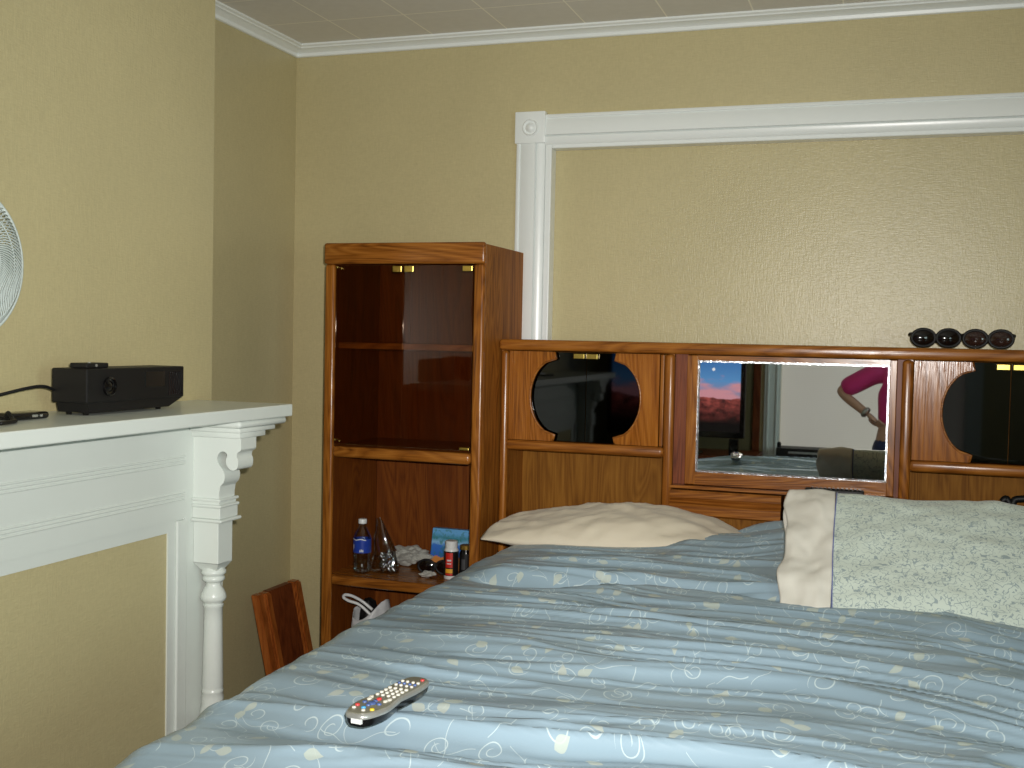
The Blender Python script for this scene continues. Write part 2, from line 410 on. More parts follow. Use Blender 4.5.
# front wall behind the photographer, with shaded window
FX0, FX1, FZ0, FZ1 = -.807, .50, -.86, .70
b = BM()
box(b, XL-.12, FX0, YR-.12, YR, -H, CEIL+.1); box(b, FX1, XR+.12, YR-.12, YR, -H, CEIL+.1)
box(b, FX0, FX1, YR-.12, YR, -H, FZ0); box(b, FX0, FX1, YR-.12, YR, FZ1, CEIL+.1)
struct('wall_front', b, M['paper'])
b = BM()
for x0, x1 in ((FX0-.12, FX0), (FX1, FX1+.12)):
    box(b, x0, x1, YR, YR+.02, FZ0-.02, FZ1+.12, .003)
    box(b, x0+.02, x0+.034, YR+.018, YR+.03, FZ0, FZ1+.1, .003); box(b, x1-.034, x1-.02, YR+.018, YR+.03, FZ0, FZ1+.1, .003)
box(b, FX0, FX1, YR, YR+.02, FZ1, FZ1+.12, .003); box(b, FX0-.14, FX1+.14, YR, YR+.06, FZ0-.05, FZ0-.02, .004)
w1 = struct('window_1', b, M['white'])
n = NT('roller_shade'); v = n.coords('Object', (1, 1, 1)); sp_ = n.n('ShaderNodeSeparateXYZ', inp={0: v})
st = n.math('FRACT', n.math('MULTIPLY', sp_.outputs[2], 70.0)); st = n.math('ABSOLUTE', n.math('SUBTRACT', st, .5))
colr = n.mix(st, srgb(190, 184, 172), srgb(205, 200, 190))
M['shade'] = n.set(colr, .8, 0, .1, Emission_Color=n.mix(n.noise(v, 3, 2), srgb(206, 200, 190), srgb(214, 210, 204)), Emission_Strength=WIN_E)
b = BM(); box(b, FX0, FX1, YR-.04, YR-.036, FZ0, FZ1); box(b, FX0+.005, FX1-.005, YR-.05, YR-.028, FZ0, FZ0+.02, .004)
obj('roller_shade', b, M['shade'], w1, label='pale horizontally ribbed shade glowing with daylight')
# brown upright of a doorway beside that window
b = BM(); box(b, -1.01, -.955, YR, YR+.03, -H, .60, .004); box(b, -1.9, -.955, YR, YR+.03, .60, .66, .004); box(b, -1.9, -1.85, YR, YR+.03, -H, .6, .004)
d1 = struct('door_1', b, M['cherry'])
n = NT('olive_paint'); M['olive'] = n.set(srgb(116, 106, 74), .6)
b = BM(); box(b, -1.85, -1.01, YR, YR+.012, -H, .60); 
for z0, z1 in ((-1.3, -.7), (-.55, .45)): box(b, -1.74, -1.12, YR+.012, YR+.02, z0, z1, .004)
obj('door_leaf', b, M['olive'], d1)

# crown moulding along the visible walls (mitred run)
prof = [(0, H+CEIL), (.050, H+CEIL), (.050, H+CEIL-.006), (.042, H+CEIL-.010), (.040, H+CEIL-.014), (.024, H+CEIL-.018), (.012, H+CEIL-.026), (.010, H+CEIL-.036), (.006, H+CEIL-.0385), (0, H+CEIL-.0385)]
XCH, YCH0, YCH1 = -1.815, .70, 2.704      # chimney breast front and its ends
bd = BM()
sweep(bd, prof, [(XL, YCH1, 1, 0), (XL, YW, 1, -1), (XR, YW, -1, -1), (XR, YR, -1, 1)])
struct('trim_1', bd, M['white'], smooth=30)
bd = BM(); sweep(bd, prof, [(XL, YCH1, 1, 1), (XCH, YCH1, 1, 1), (XCH, YCH0, 1, -1), (XL, YCH0, 1, -1)]); struct('trim_4', bd, M['white'], smooth=30)
# chimney breast
FY0, FY1, FZT = .98, 2.328, -.502          # the papered-over fireplace opening
b = BM(); box(b, XL, XCH, YCH0, YCH1, -H, CEIL)
struct('wall_chimney', b, M['paper'])
# casing of the blocked doorway
def casing(bm, x0, x1, z0, z1, horiz=False, flip=False):
    Y = YW
    if not horiz:
        w = x1-x0; a = lambda t: (x1 - t*w) if flip else (x0 + t*w)
        pts = [(a(0), Y), (a(0), Y-.018), (a(.05), Y-.022), (a(.10), Y-.022), (a(.13), Y-.017), (a(.16), Y-.020), (a(.60), Y-.026), (a(.68), Y-.026), (a(.71), Y-.016), (a(.74), Y-.022), (a(.94), Y-.020), (a(1), Y-.014), (a(1), Y)]
        va = [bm.verts.new((p[0], p[1], z0+H)) for p in pts]; vb = [bm.verts.new((p[0], p[1], z1+H)) for p in pts]
    else:
        w = z1-z0; a = lambda t: z1 - t*w
        pts = [(a(0), Y), (a(0), Y-.018), (a(.05), Y-.022), (a(.10), Y-.022), (a(.13), Y-.017), (a(.16), Y-.020), (a(.60), Y-.026), (a(.68), Y-.026), (a(.71), Y-.016), (a(.74), Y-.022), (a(.94), Y-.020), (a(1), Y-.014), (a(1), Y)]
        va = [bm.verts.new((x0, p[1], p[0]+H)) for p in pts]; vb = [bm.verts.new((x1, p[1], p[0]+H)) for p in pts]
    k = len(pts)
    for i in range(k-1): bm.faces.new((va[i], va[i+1], vb[i+1], vb[i]))
    bm.faces.new(va); bm.faces.new(vb)
b = BM()
casing(b, -1.276, -1.172, -H, .678)
casing(b, OX1+.022, OX1+.126, -H, .678, flip=True)
t2 = struct('trim_2', b, M['white'], smooth=40)
b = BM(); casing(b, -1.172, OX1+.022, .672, .776, horiz=True); obj('head_casing', b, M['white'], t2, smooth=40)
for xb in (-1.280, OX1+.018):
    b = BM(); box(b, xb, xb+.110, YW-.030, YW, .677, .787, .003)
    lathe(b, [(.029, YW-.030), (.029, YW-.034), (.026, YW-.037), (.022, YW-.032), (.018, YW-.032), (.014, YW-.037), (.006, YW-.041), (.0005, YW-.042)], xb+.058, H+.730, 32, 'y')
    obj('rosette_block', b, M['white'], t2, smooth=35)
b = BM(); T = .020                                  # jamb that lines the recess
box(b, -1.172, OX0+.004, YW-.012, YW+.045, -H, OZ+.016, .004); box(b, OX1-.004, OX1+.022, YW-.012, YW+.045, -H, OZ+.016, .004)
box(b, OX0+.004, OX1-.004, YW-.012, YW+.045, OZ-.004, OZ+.016, .004)
obj('jamb', b, M['white'], t2)
for nm, (x0, x1, y0, y1) in dict(baseboard_left=(XL, XL+.018, YCH1, YW), baseboard_back=(XL+.018, -1.276, YW-.018, YW)).items():
    b = BM(); box(b, x0, x1, y0, y1, -H, -H+.16, .005); struct(nm, b, M['white'])

# ------------------------------------------------------------------ mantelpiece
SZ = -.19
mt = thing('fireplace_mantel', 'white painted wooden fireplace mantelpiece with turned posts and scrolled brackets', 'mantelpiece', (XCH, 1.70, 0))
XB = -1.678                                        # frieze plane
b = BM(); box(b, XCH, -1.514, .77, 2.632, SZ-.032, SZ, .003)
obj('shelf', b, M['mantel'], mt)
b = BM()
box(b, XCH, XB, 2.39, 2.56, -H, SZ-.032)            # right pilaster back
box(b, XCH, XB, .84, 1.01-.01, -H, SZ-.032)
box(b, XCH, XB, 1.0, 2.39, -.472, SZ-.032)
obj('pilasters', b, M['mantel'], mt)
b = BM()                                           # inner surround, a step lower
box(b, XCH, XB-.006, 1.0, 2.39, FZT, -.472)
box(b, XCH, XB-.006, FY1, 2.39, -H, -.502); box(b, XCH, XB-.006, 1.0, 1.078, -H, -.502)
box(b, XB-.006, XB+.002, 2.357, 2.398, -H, -.476, .003); box(b, XB-.006, XB+.002, .99, 1.03, -H, -.476, .003)
obj('surround', b, M['mantel'], mt)
b = BM(); box(b, XCH, XB-.010, 1.078, FY1, -H, FZT)
obj('papered_panel', b, M['paper'], mt, label='wallpapered panel closing the fireplace opening')
b = BM()                                           # reeded beads on the frieze
for z in (-.316, -.3245, -.333, -.406, -.4145, -.423):
    tube(b, [(XB, 1.005, z+H), (XB, 2.386, z+H)], .0030, 8)
box(b, XB-.004, XB+.0025, .99, 2.40, -.2415, -.222)
obj('frieze_beads', b, M['mantel'], mt, smooth=40)
import itertools
# bracket outline seen from the side: (x, z)
brk = [(-1.678, -.268), (-1.5395, -.268), (-1.5395, -.2935), (-1.549, -.301), (-1.552, -.310), (-1.548, -.321), (-1.549, -.334), (-1.554, -.341), (-1.566, -.343),
       (-1.578, -.336), (-1.584, -.323), (-1.580, -.310), (-1.583, -.303), (-1.5935, -.300), (-1.604, -.306), (-1.609, -.318), (-1.603, -.331), (-1.592, -.343), (-1.586, -.357),
       (-1.589, -.372), (-1.599, -.383), (-1.602, -.400), (-1.602, -.412), (-1.678, -.412)]
brk = [(x, -.268+(z+.268)*1.085) for x, z in brk]
def smooth_outline(pts, fixed):
    out = []; n_ = len(pts)
    for i in range(n_):
        p1, p2 = pts[i], pts[(i+1) % n_]
        out.append(p1)
        if i in fixed or (i+1) % n_ in fixed and i in fixed: continue
        p0, p3 = pts[i-1], pts[(i+2) % n_]
        if i in fixed: continue
        for t in (.33, .66):
            out.append(tuple(.5*(2*p1[k]+(-p0[k]+p2[k])*t+(2*p0[k]-5*p1[k]+4*p2[k]-p3[k])*t*t+(-p0[k]+3*p1[k]-3*p2[k]+p3[k])*t**3) for k in (0, 1)))
    return out
brs = smooth_outline(brk, {0, 1, 20, 21, 22, 23})
for YB in (2.424, .906):
    b = BM(); prism(b, [(x, z+H) for x, z in brs], 'y', YB, YB+.070)
    obj('bracket', b, M['mantel'], mt, smooth=25)
    b = BM()                                       # stepped capital below the shelf
    box(b, XB, -1.522, YB-.032, YB+.195, -.241, SZ-.032, .009, 3)
    box(b, XB, -1.530, YB-.020, YB+.148, -.253, -.241, .003)
    box(b, XB, -1.537, YB-.010, YB+.112, -.268, -.253, .003)
    obj('capital', b, M['mantel'], mt, smooth=40)
    b = BM()
    box(b, XB, -1.594, YB-.008, YB+.080, -.432, -.424, .003); box(b, XB, -1.600, YB-.003, YB+.074, -.439, -.432)
    box(b, XB, -1.592, YB-.009, YB+.081, -.448, -.439, .004); box(b, XB, -1.596, YB-.005, YB+.077, -.476, -.448, .002)
    box(b, XB, -1.588, YB-.012, YB+.085, -.485, -.476, .004)
    xa, xb_, ya, yb_ = XB, -1.604, YB+.001, YB+.066      # square block with its lower corners cut
    box(b, xa, xb_, ya, yb_, -.592, -.485, .002)
    c = .014
    ring0 = [(xa, ya), (xb_, ya), (xb_, yb_), (xa, yb_)]; ring1 = [(xa+c, ya+c), (xb_-c, ya+c), (xb_-c, yb_-c), (xa+c, yb_-c)]
    v0 = [b.verts.new((x, y, -.592+H)) for x, y in ring0]; v1 = [b.verts.new((x, y, -.612+H)) for x, y in ring1]
    for i in range(4): b.faces.new((v0[i], v0[(i+1) % 4], v1[(i+1) % 4], v1[i]))
    b.faces.new(v1)
    obj('post_block', b, M['mantel'], mt)
    b = BM(); cx_, cy_ = XB+.0385, YB+.036
    pr = [(.022, -.600), (.028, -.612), (.0315, -.615), (.0315, -.622), (.026, -.627), (.025, -.629), (.028, -.632), (.0285, -.638), (.024, -.643), (.019, -.646), (.0185, -.650),
          (.020, -.655), (.026, -.664), (.0315, -.676), (.033, -.685), (.031, -.692), (.024, -.697), (.0235, -.701), (.026, -.703), (.026, -.708), (.0235, -.711),
          (.0235, -.75), (.0255, -.85), (.0268, -.915), (.0262, -.918), (.0262, -.924), (.0275, -.926), (.0275, -.932), (.026, -.934), (.0285, -.945), (.0275, -.960), (.031, -.975), (.033, -.990), (.030, -1.0), (.024, -1.006), (.024, -1.02), (.034, -1.03), (.034, -1.05)]
    lathe(b, [(r, z+H) for r, z in pr], cx_, cy_, 28)
    obj('turned_post', b, M['mantel'], mt, smooth=50)
    b = BM(); box(b, XB, -1.600, YB, YB+.072, -1.30, -1.05, .004); box(b, XB, -1.592, YB-.008, YB+.080, -H, -1.30, .005)
    obj('plinth', b, M['mantel'], mt)

# ------------------------------------------------------------------ things on the mantel
TZ = SZ + H
# projector
pj = thing('projector', 'black box-shaped video projector on the white mantel shelf', 'projector', (-1.70, 2.165, TZ))
b = BM()
x0, x1, y0, y1 = -1.745, -1.650, 1.991, 2.340
zt, zb, zu = -.0875, -.163, -.184
box(b, x0, x1, y0, y1, zb, zt, .003)
pts = [(y0+.006, zb+H), (y1-.002, zb+H), (y1-.055, zu+H), (y0+.012, zu+H)]
prism(b, pts, 'x', x0+.008, x1-.004)
obj('housing', b, M['black'], pj)
b = BM(); lathe(b, [(.021, x1), (.021, x1+.006), (.017, x1+.008), (.016, x1+.003), (.012, x1+.002), (.006, x1+.005), (.0005, x1+.006)], 2.062, -.128+H, 28, 'x')
obj('lens', b, M['blackgloss'], pj, smooth=40)
n = NT('dark_display'); M['display'] = n.set(srgb(16, 24, 22), .1, 0, .5)
b = BM(); box(b, x1, x1+.0015, 2.190, 2.262, -.134, -.098); obj('display_window', b, M['display'], pj)
b = BM()
for k in range(7): box(b, x1, x1+.0015, 2.278+k*.008, 2.2815+k*.008, -.155, -.100)
obj('side_vent', b, M['blackgloss'], pj)
for fx, fy in ((x1-.02, y0+.02), (x0+.03, y0+.02), (x1-.02, y1-.075), (x0+.03, y1-.075)):
    b = BM(); lathe(b, [(.006, TZ), (.007, zu+H)], fx, fy, 12); obj('foot', b, M['blackgloss'], pj)
rc = thing('remote_control', 'little black credit-card remote lying on top of the projector', 'remote control', (-1.69, 2.02, zt+H))
b = BM(); box(b, -1.705, -1.658, 2.000, 2.072, zt+.0003, zt+.012, .003); obj('case', b, M['black'], rc)
b = BM(); lathe(b, [(.0035, zt+H+.0121), (.003, zt+H+.014)], -1.667, 2.018, 12); lathe(b, [(.0034, -1.6582), (.0030, -1.6565)], 2.030, zt+.0065+H, 12, 'x'); obj('button', b, M['silver'], rc)
b = BM(); tube(b, catmull([(-1.735, 1.988, -.136+H), (-1.735, 1.955, -.127+H), (-1.74, 1.91, -.130+H), (-1.765, 1.84, -.146+H), (-1.790, 1.76, -.162+H), (-1.803, 1.66, -.176+H), (-1.804, 1.58, TZ+.0045), (-1.804, 1.45, TZ+.0045), (-1.79, 1.3, TZ+.0045)]), .0036, 8)
tag(obj('power_cable', b, M['black'], smooth=True), 'thin black cable curving from the back of the projector along the mantel', 'cable')
# flat black phone/keys shape
ph = thing('mobile_phone', 'flat glossy black phone lying on the mantel left of the projector', 'phone', (-1.70, 1.85, TZ))
b = BM(); box(b, -1.725, -1.672, 1.80, 1.905, SZ, SZ+.015, .007, 3); obj('case', b, M['blackgloss'], ph, smooth=40)
b = BM(); box(b, -1.6722, -1.6712, 1.853, 1.868, SZ+.005, SZ+.010); box(b, -1.6722, -1.6712, 1.875, 1.882, SZ+.005, SZ+.010); obj('chrome_key', b, M['silver'], ph, label='small chrome side keys')
b = BM(); tube(b, catmull([(-1.69, 1.80, TZ+.008), (-1.675, 1.79, TZ+.018), (-1.655, 1.78, TZ+.006), (-1.63, 1.76, TZ+.005), (-1.61, 1.70, TZ+.005)]), .004, 8); obj('wrist_strap', b, M['black'], ph, smooth=True)
# desk fan
FC = Vector((-1.70, 1.700, .124+H)); FR = .150
fan = thing('desk_fan', 'white round wire-grille fan at the left end of the mantel', 'fan', (-1.73, 1.70, TZ))
M['fanwire'] = plain('white_wire', srgb(206, 216, 212), .35)
M['fanblade'] = plain('pale_grey_blade', srgb(190, 200, 190), .4)
def grille(sign, nm, nwire):
    b = BM()
    for i in range(nwire):
        a = 2*math.pi*i/nwire; pts = []
        for k in range(7):
            t = k/6; r = .022 + (FR-.022)*t; tw = a + sign*.9*(1-t)
            pts.append((FC.x + sign*(.035*math.sqrt(max(0, 1-t*t))+.002), FC.y + r*math.cos(tw), FC.z + r*math.sin(tw)))
        tube(b, pts, .0016, 4)
    for r, dx in ((FR, .002), (.105, .026), (.06, .033), (.022, .036)):
        tube(b, [(FC.x + sign*dx, FC.y+r*math.cos(q*2*math.pi/48), FC.z+r*math.sin(q*2*math.pi/48)) for q in range(48)], .0016 if r < FR else .003, 6, closed=True)
    obj(nm, b, M['fanwire'], fan, smooth=True)
grille(1, 'front_grille', 96); grille(-1, 'rear_grille', 96)
b = BM()
ringp = [(FC.x, FC.y+(FR+.001)*math.cos(q*2*math.pi/64), FC.z+(FR+.001)*math.sin(q*2*math.pi/64)) for q in range(64)]
tube(b, ringp, .005, 8, closed=True); obj('rim', b, M['fanwire'], fan, smooth=True)
b = BM()
for k in range(4):
    a0 = k*math.pi/2; rows = []
    for i in range(8):
        r = .025 + i*.0145; wv = .28*math.sin(math.pi*min(1, (i+1.5)/8.2))+.25
        rows.append([b.verts.new((FC.x + (j-2)*.006, FC.y+r*math.cos(a0+(j-2)*wv*.5), FC.z+r*math.sin(a0+(j-2)*wv*.5))) for j in range(5)])
    for i in range(7):
        for j in range(4): b.faces.new((rows[i][j], rows[i][j+1], rows[i+1][j+1], rows[i+1][j]))
lathe(b, [(.024, FC.x-.018), (.024, FC.x+.012), (.015, FC.x+.018), (.001, FC.x+.02)], FC.y, FC.z, 20, 'x')
fb = obj('blades', b, M['fanblade'], fan, smooth=40)
md = fb.modifiers.new('th', 'SOLIDIFY'); md.thickness = .002
b = BM(); lathe(b, [(.02, FC.x-.085), (.034, FC.x-.075), (.036, FC.x-.042), (.03, FC.x-.036)], FC.y, FC.z, 24, 'x'); obj('motor', b, M['whiteplastic'], fan, smooth=40)
b = BM(); lathe(b, [(.075, TZ), (.075, TZ+.012), (.03, TZ+.03), (.013, TZ+.04), (.012, FC.z-.02)], FC.x-.03, FC.y, 28); obj('stand', b, M['whiteplastic'], fan, smooth=40)

# ------------------------------------------------------------------ display cabinet
CX0, CX1, CY0, CY1, CT = -1.811, -1.241, 3.349, 3.741, .301
cb = thing('display_cabinet', 'tall narrow oak cabinet with smoked glass doors above open shelves', 'cabinet', ((CX0+CX1)/2, (CY0+CY1)/2, 0))
b = BM()
box(b, CX0, CX0+.022, CY0+.012, CY1, -H, CT-.004, .002); obj('side_panel', b, M['oak_back'], cb)
b = BM(); box(b, CX1-.022, CX1, CY0+.012, CY1, -H, CT-.004, .002); obj('side_panel', b, M['oak_side'], cb)
b = BM(); box(b, CX0+.022, CX1-.022, CY0+.03, CY1, CT-.025, CT-.004); obj('top_panel', b, M['oak_x'], cb)
b = BM(); box(b, CX0-.002, CX1+.002, CY0-.006, CY0+.014, .232, CT+.001, .008, 3); obj('header', b, M['oak_x'], cb, smooth=40)
b = BM(); box(b, CX0, CX0+.037, CY0-.002, CY0+.020, -H, .232, .010, 4); obj('stile', b, M['oak_z'], cb, smooth=40)
b = BM(); box(b, CX1-.037, CX1, CY0-.002, CY0+.020, -H, .232, .010, 4); obj('stile', b, M['oak_z'], cb, smooth=40)
b = BM(); box(b, CX0+.022, CX1-.022, CY1-.012, CY1, -H, CT-.025)
for xg in (-1.67, -1.545, -1.43): box(b, xg, xg+.006, CY1-.0135, CY1-.012, -H, CT-.025)
obj('back_panel', b, M['oak_back'], cb)
b = BM(); box(b, CX0+.022, CX1-.022, CY0+.06, CY1-.014, -.050, -.028, .003); obj('shelf', b, M['oak_x'], cb)
b = BM(); box(b, CX0+.022, CX1-.022, CY0+.012, CY1-.014, -.405, -.378); box(b, CX0+.037, CX1-.037, CY0-.004, CY0+.022, -.414, -.377, .012, 4); obj('shelf', b, M['oak_x'], cb, smooth=40)
b = BM(); box(b, CX0+.022, CX1-.022, CY0+.012, CY1-.014, -.840, -.815); box(b, CX0+.037, CX1-.037, CY0-.004, CY0+.022, -.848, -.8145, .012, 4); obj('shelf', b, M['oak_x'], cb, smooth=40)
b = BM(); box(b, CX0+.022, CX1-.022, CY0+.012, CY1-.014, -1.30, -1.275); box(b, CX0+.037, CX1-.037, CY0, CY0+.02, -H, -1.30); obj('shelf', b, M['oak_x'], cb)
xm = -1.5255
for k, (xa, xb_) in enumerate(((CX0+.040, xm-.0015), (xm+.0015, CX1-.040))):
    g = BM(); box(g, xa, xb_, CY0+.004, CY0+.009, -.370, .229, .001, 1)
    g = obj('glass_door', g, M['smoke'], cb, label='bronze smoked glass door')
    inner = xb_-.036 if k == 0 else xa+.003
    b = BM(); box(b, inner, inner+.033, CY0-.001, CY0+.012, .205, .226, .002); obj('magnet_plate', b, M['brass'], g, label='brass catch plate')
    hx = xa+.002 if k == 0 else xb_-.036
    for zz in (.208, -.368):
        b = BM()
        if k == 0: box(b, hx, hx+.006, CY0-.002, CY0+.012, zz+.010, zz+.016, .001); box(b, hx+.018, hx+.022, CY0-.002, CY0+.012, zz+.006, zz+.012, .001)
        else: box(b, hx, hx+.034, CY0-.001, CY0+.012, zz, zz+(.018 if zz > 0 else .009), .002)
        obj('hinge', b, M['brass'], g, label='brass pivot hinge')

# ------------------------------------------------------------------ bookcase headboard
HX0, HX1, HYF, HYB = -1.236, .618, 3.510, 3.715
HB = thing('bookcase_headboard', 'wide oak bookcase headboard with centre mirror and smoked glass doors', 'headboard', (-.30, 3.62, 0))
b = BM(); box(b, HX0-.004, HX1+.004, HYF-.018, HYB+.01, -.042, -.006, .012, 4); obj('top_slab', b, M['oak_x'], HB, smooth=40)
for xa in (HX0, HX1-.02, -.676, .036):
    b = BM(); box(b, xa, xa+.02, HYF+.01, HYB-.012, -H if xa in (HX0, HX1-.02) else -.62, -.042); obj('upright_panel', b, M['oak_z'], HB)
b = BM(); box(b, HX0+.02, HX1-.02, HYB-.012, HYB, -H, -.042); obj('back_panel', b, M['oak_light'], HB)
for xa in (HX0, -.686, .026, HX1-.027):
    b = BM(); box(b, xa, xa+.027 if xa in (HX0, HX1-.027) else xa+.032, HYF-.004, HYF+.022, -.62 if -1 < xa < .5 else -H, -.0425, .012, 4); obj('post', b, M['oak_z'], HB, smooth=40)
secs = ((HX0+.027, -.686), (.058, HX1-.027))
def barrel(xc, hw, ztop, zbot, hflat, side, xedge, zt_, zb_):
    """wood panel whose inner edge is cut to half of a barrel opening"""
    pts = [(xedge, zt_), (xc+side*hflat, zt_)]
    K = 22
    zc = (ztop+zbot)/2; hh = (ztop-zbot)/2
    # small shoulder, then circular bulge
    for i in range(K+1):
        t = i/K; z = ztop-.020 - t*(2*hh-.040); q = (z-zc)/(hh-.020)
        pts.append((xc + side*(hflat-.006 + (hw-hflat+.006)*math.sqrt(max(0, 1-q*q))**1.05), z))
    pts += [(xc+side*hflat, zb_), (xedge, zb_)]
    return pts
for si, (xa, xb_) in enumerate(secs):
    xc = (xa+xb_)/2
    b = BM(); box(b, xa, xb_, HYF+.002, HYB-.012, -.372, -.345); box(b, xa-.004, xb_+.004, HYF-.008, HYF+.018, -.3735, -.3395, .012, 4); obj('shelf', b, M['oak_x'], HB, smooth=40)
    b = BM(); box(b, xa, xb_, HYF+.012, HYB-.012, -.640, -.612); obj('shelf', b, M['oak_x'], HB)
    for side in (-1, 1):
        xe = xa+.002 if side < 0 else xb_-.016 if si == 0 else xb_-.002
        P = barrel(xc, .186, -.048, -.338, .105, side, xe, -.0445, -.3385)
        b = BM(); prism(b, [(x, z+H) for x, z in P], 'y', HYF+.004, HYF+.020)
        pn = obj('shaped_panel', b, M['oak_panel'], HB)
        # rounded lip along the cut edge
        b = BM(); tube(b, [(x, HYF+.005, z+H) for x, z in P[1:-1]], .0035, 6); obj('edge_bead', b, M['oak_x'], pn, smooth=True)
    if si == 0:
        b = BM(); box(b, xb_-.013, xb_-.001, HYF+.002, HYF+.016, -.3385, -.0445, .003); obj('edge_strip', b, M['oak_z'], HB)
    for k, (ga, gb) in enumerate(((xc-.200, xc-.001), (xc+.001, xc+.200))):
        g = BM(); box(g, ga, gb, HYF+.022, HYF+.027, -.338, -.0455); g = obj('glass_door', g, M['smoke_dark'], HB, label='dark smoked glass door')
        b = BM(); px_ = xc-.041+k*.044; box(b, px_, px_+.037, HYF+.006, HYF+.022, -.066, -.048, .002); obj('magnet_plate', b, M['brass'], g, label='brass catch plate')
# centre: mirror door
mxa, mxb, mza, mzb = -.581, -.008, -.412, -.0595
fa, fb2, fza, fzb = -.614, .012, -.452, -.0445
ya, yb_ = HYF+.004, HYF+.030
for q in ((fa, mxa), (mxb, fb2)):
    b = BM(); box(b, q[0], q[1], ya, yb_, fza, fzb, .002); obj('mirror_stile', b, M['oak_z'], HB)
for q in ((mzb, fzb), (fza, mza)):
    b = BM(); box(b, mxa, mxb, ya, yb_, q[0], q[1]); obj('mirror_rail', b, M['oak_x'], HB)

for q in ((-.654, fa-.001), (fb2+.001, .036)):
    b = BM(); box(b, q[0], q[1], HYF+.020, HYF+.03, -.455, -.0425); obj('recessed_strip', b, M['cherry'], HB)
bw = .006; ym = HYF+.014
b = BM()
inner = [(mxa+bw, mza+bw), (mxb-bw, mza+bw), (mxb-bw, mzb-bw), (mxa+bw, mzb-bw)]; outer = [(mxa, mza), (mxb, mza), (mxb, mzb), (mxa, mzb)]
box(b, mxa+bw, mxb-bw, ym, ym+.004, mza+bw, mzb-bw)
mir = obj('mirror_glass', b, M['mirror'], HB, label='silvered mirror glass')
b = BM()
vi = [b.verts.new((x, ym, z+H)) for x, z in inner]; vo = [b.verts.new((x, ym+.0007, z+H)) for x, z in outer]; vk = [b.verts.new((x, ym+.004, z+H)) for x, z in outer]
for i in range(4):
    j = (i+1) % 4; b.faces.new((vi[i], vi[j], vo[j], vo[i])); b.faces.new((vo[i], vo[j], vk[j], vk[i]))
obj('bevelled_edge', b, M['bevel'], mir, label='ground bevel of the mirror')
# drawers beneath
b = BM(); box(b, -.654, .036, HYF-.030, HYB-.012, -.462, -.454); obj('ledge', b, M['oak_x'], HB)
for xa, xb_ in ((-.650, -.309), (-.299, .032)):
    d = BM()
    pr = [(HYF-.044, -.466), (HYF+.15, -.466), (HYF+.15, -.545), (HYF-.050, -.545), (HYF-.056, -.540), (HYF-.056, -.512), (HYF-.044, -.503), (HYF-.040, -.500), (HYF-.044, -.494), (HYF-.050, -.488), (HYF-.050, -.472)]
    prism(d, [(y, z+H) for y, z in pr], 'x', xa, xb_); obj('drawer', d, M['oak_x'], HB)
b = BM(); box(b, -.654, .036, HYF-.02, HYB-.012, -.62, -.549); obj('lower_rail', b, M['oak_light'], HB)

# ------------------------------------------------------------------ bed
BX0, BX1 = -1.06, .46
bed = thing('bed_base', 'dark wooden bed base under the blue duvet', 'bed', (-.30, 2.3, 0))
b = BM(); box(b, BX0+.05, BX1-.05, 1.38, 3.47, -H+.10, -1.02, .01); obj('side_boards', b, M['cherry'], bed)
for lx in (BX0+.10, BX1-.16):
    for ly in (1.44, 3.36):
        b = BM(); box(b, lx, lx+.06, ly, ly+.06, -H, -H+.10, .004); obj('leg', b, M['cherry'], bed)
b = BM(); box(b, BX0+.04, BX1-.04, 1.36, 3.47, -1.02, -.69, .05, 4)
tag(obj('mattress', b, M['mattress'], smooth=40), 'thick white mattress lying on the bed base under the duvet', 'mattress')

rng = np.random.RandomState(11)
def vnoise_grid(seed):
    r = np.random.RandomState(seed); return r.rand(256, 256)
GR = {}
def vn(x, y, seed):
    g = GR.setdefault(seed, vnoise_grid(seed)); xi = np.floor(x).astype(int); yi = np.floor(y).astype(int)
    fx = x-xi; fy = y-yi; fx = fx**3*(fx*(fx*6-15)+10); fy = fy**3*(fy*(fy*6-15)+10)
    a = g[xi % 256, yi % 256]; b_ = g[(xi+1) % 256, yi % 256]; c = g[xi % 256, (yi+1) % 256]; d = g[(xi+1) % 256, (yi+1) % 256]
    return (a*(1-fx)+b_*fx)*(1-fy)+(c*(1-fx)+d*fx)*fy
def npss(a, b_, x):
    t = np.clip((x-a)/(b_-a), 0, 1); return t*t*(3-2*t)
def duvet_top(X, Y):
    """height (relative to lens) of the duvet's top surface without edge roll-off"""
    z = -.598 + .008*(1-((X+.3)/.75)**2)
    z = z - .018*npss(1.85, 1.28, Y)*npss(-.55, -1.05, X)
    # raised over the pillows hidden beneath on the right
    z = z + .118*npss(-.42, .06, X)*npss(2.62, 3.02, Y) 
    z = z + .034*npss(-.75, -.40, X)*npss(2.95, 3.25, Y)*(1-npss(-.1, .1, X))
    # small swell at the head left of centre
    return z
def folds(X, Y):
    warp = .10*(vn(X*1.6+5, Y*1.6, 1)-.5) + .05*(vn(X*4, Y*4+9, 2)-.5)
    fan = .16*npss(1.9, 1.2, Y)*(-(X+.2)) + .05*(X+.3) + .20*npss(-.25, .35, X)*(X+.25)
    q = Y + fan + warp
    out = 0
    for k, (fx, fy, amp, sd) in enumerate(((.9, 6.5, .024, 3), (1.3, 14, .0190, 4), (2.0, 27, .0095, 5), (3.0, 50, .0042, 6))):
        v_ = vn(X*fx+k*7.3, q*fy+k*3.1, sd)
        r_ = 1-np.abs(2*v_-1)*1.0
        out = out + amp*(r_**1.5-.45)
    # local puckers
    return out
xs_top = np.linspace(0, 1, 1)
LE, RE = -.995, .40
R_ = .085
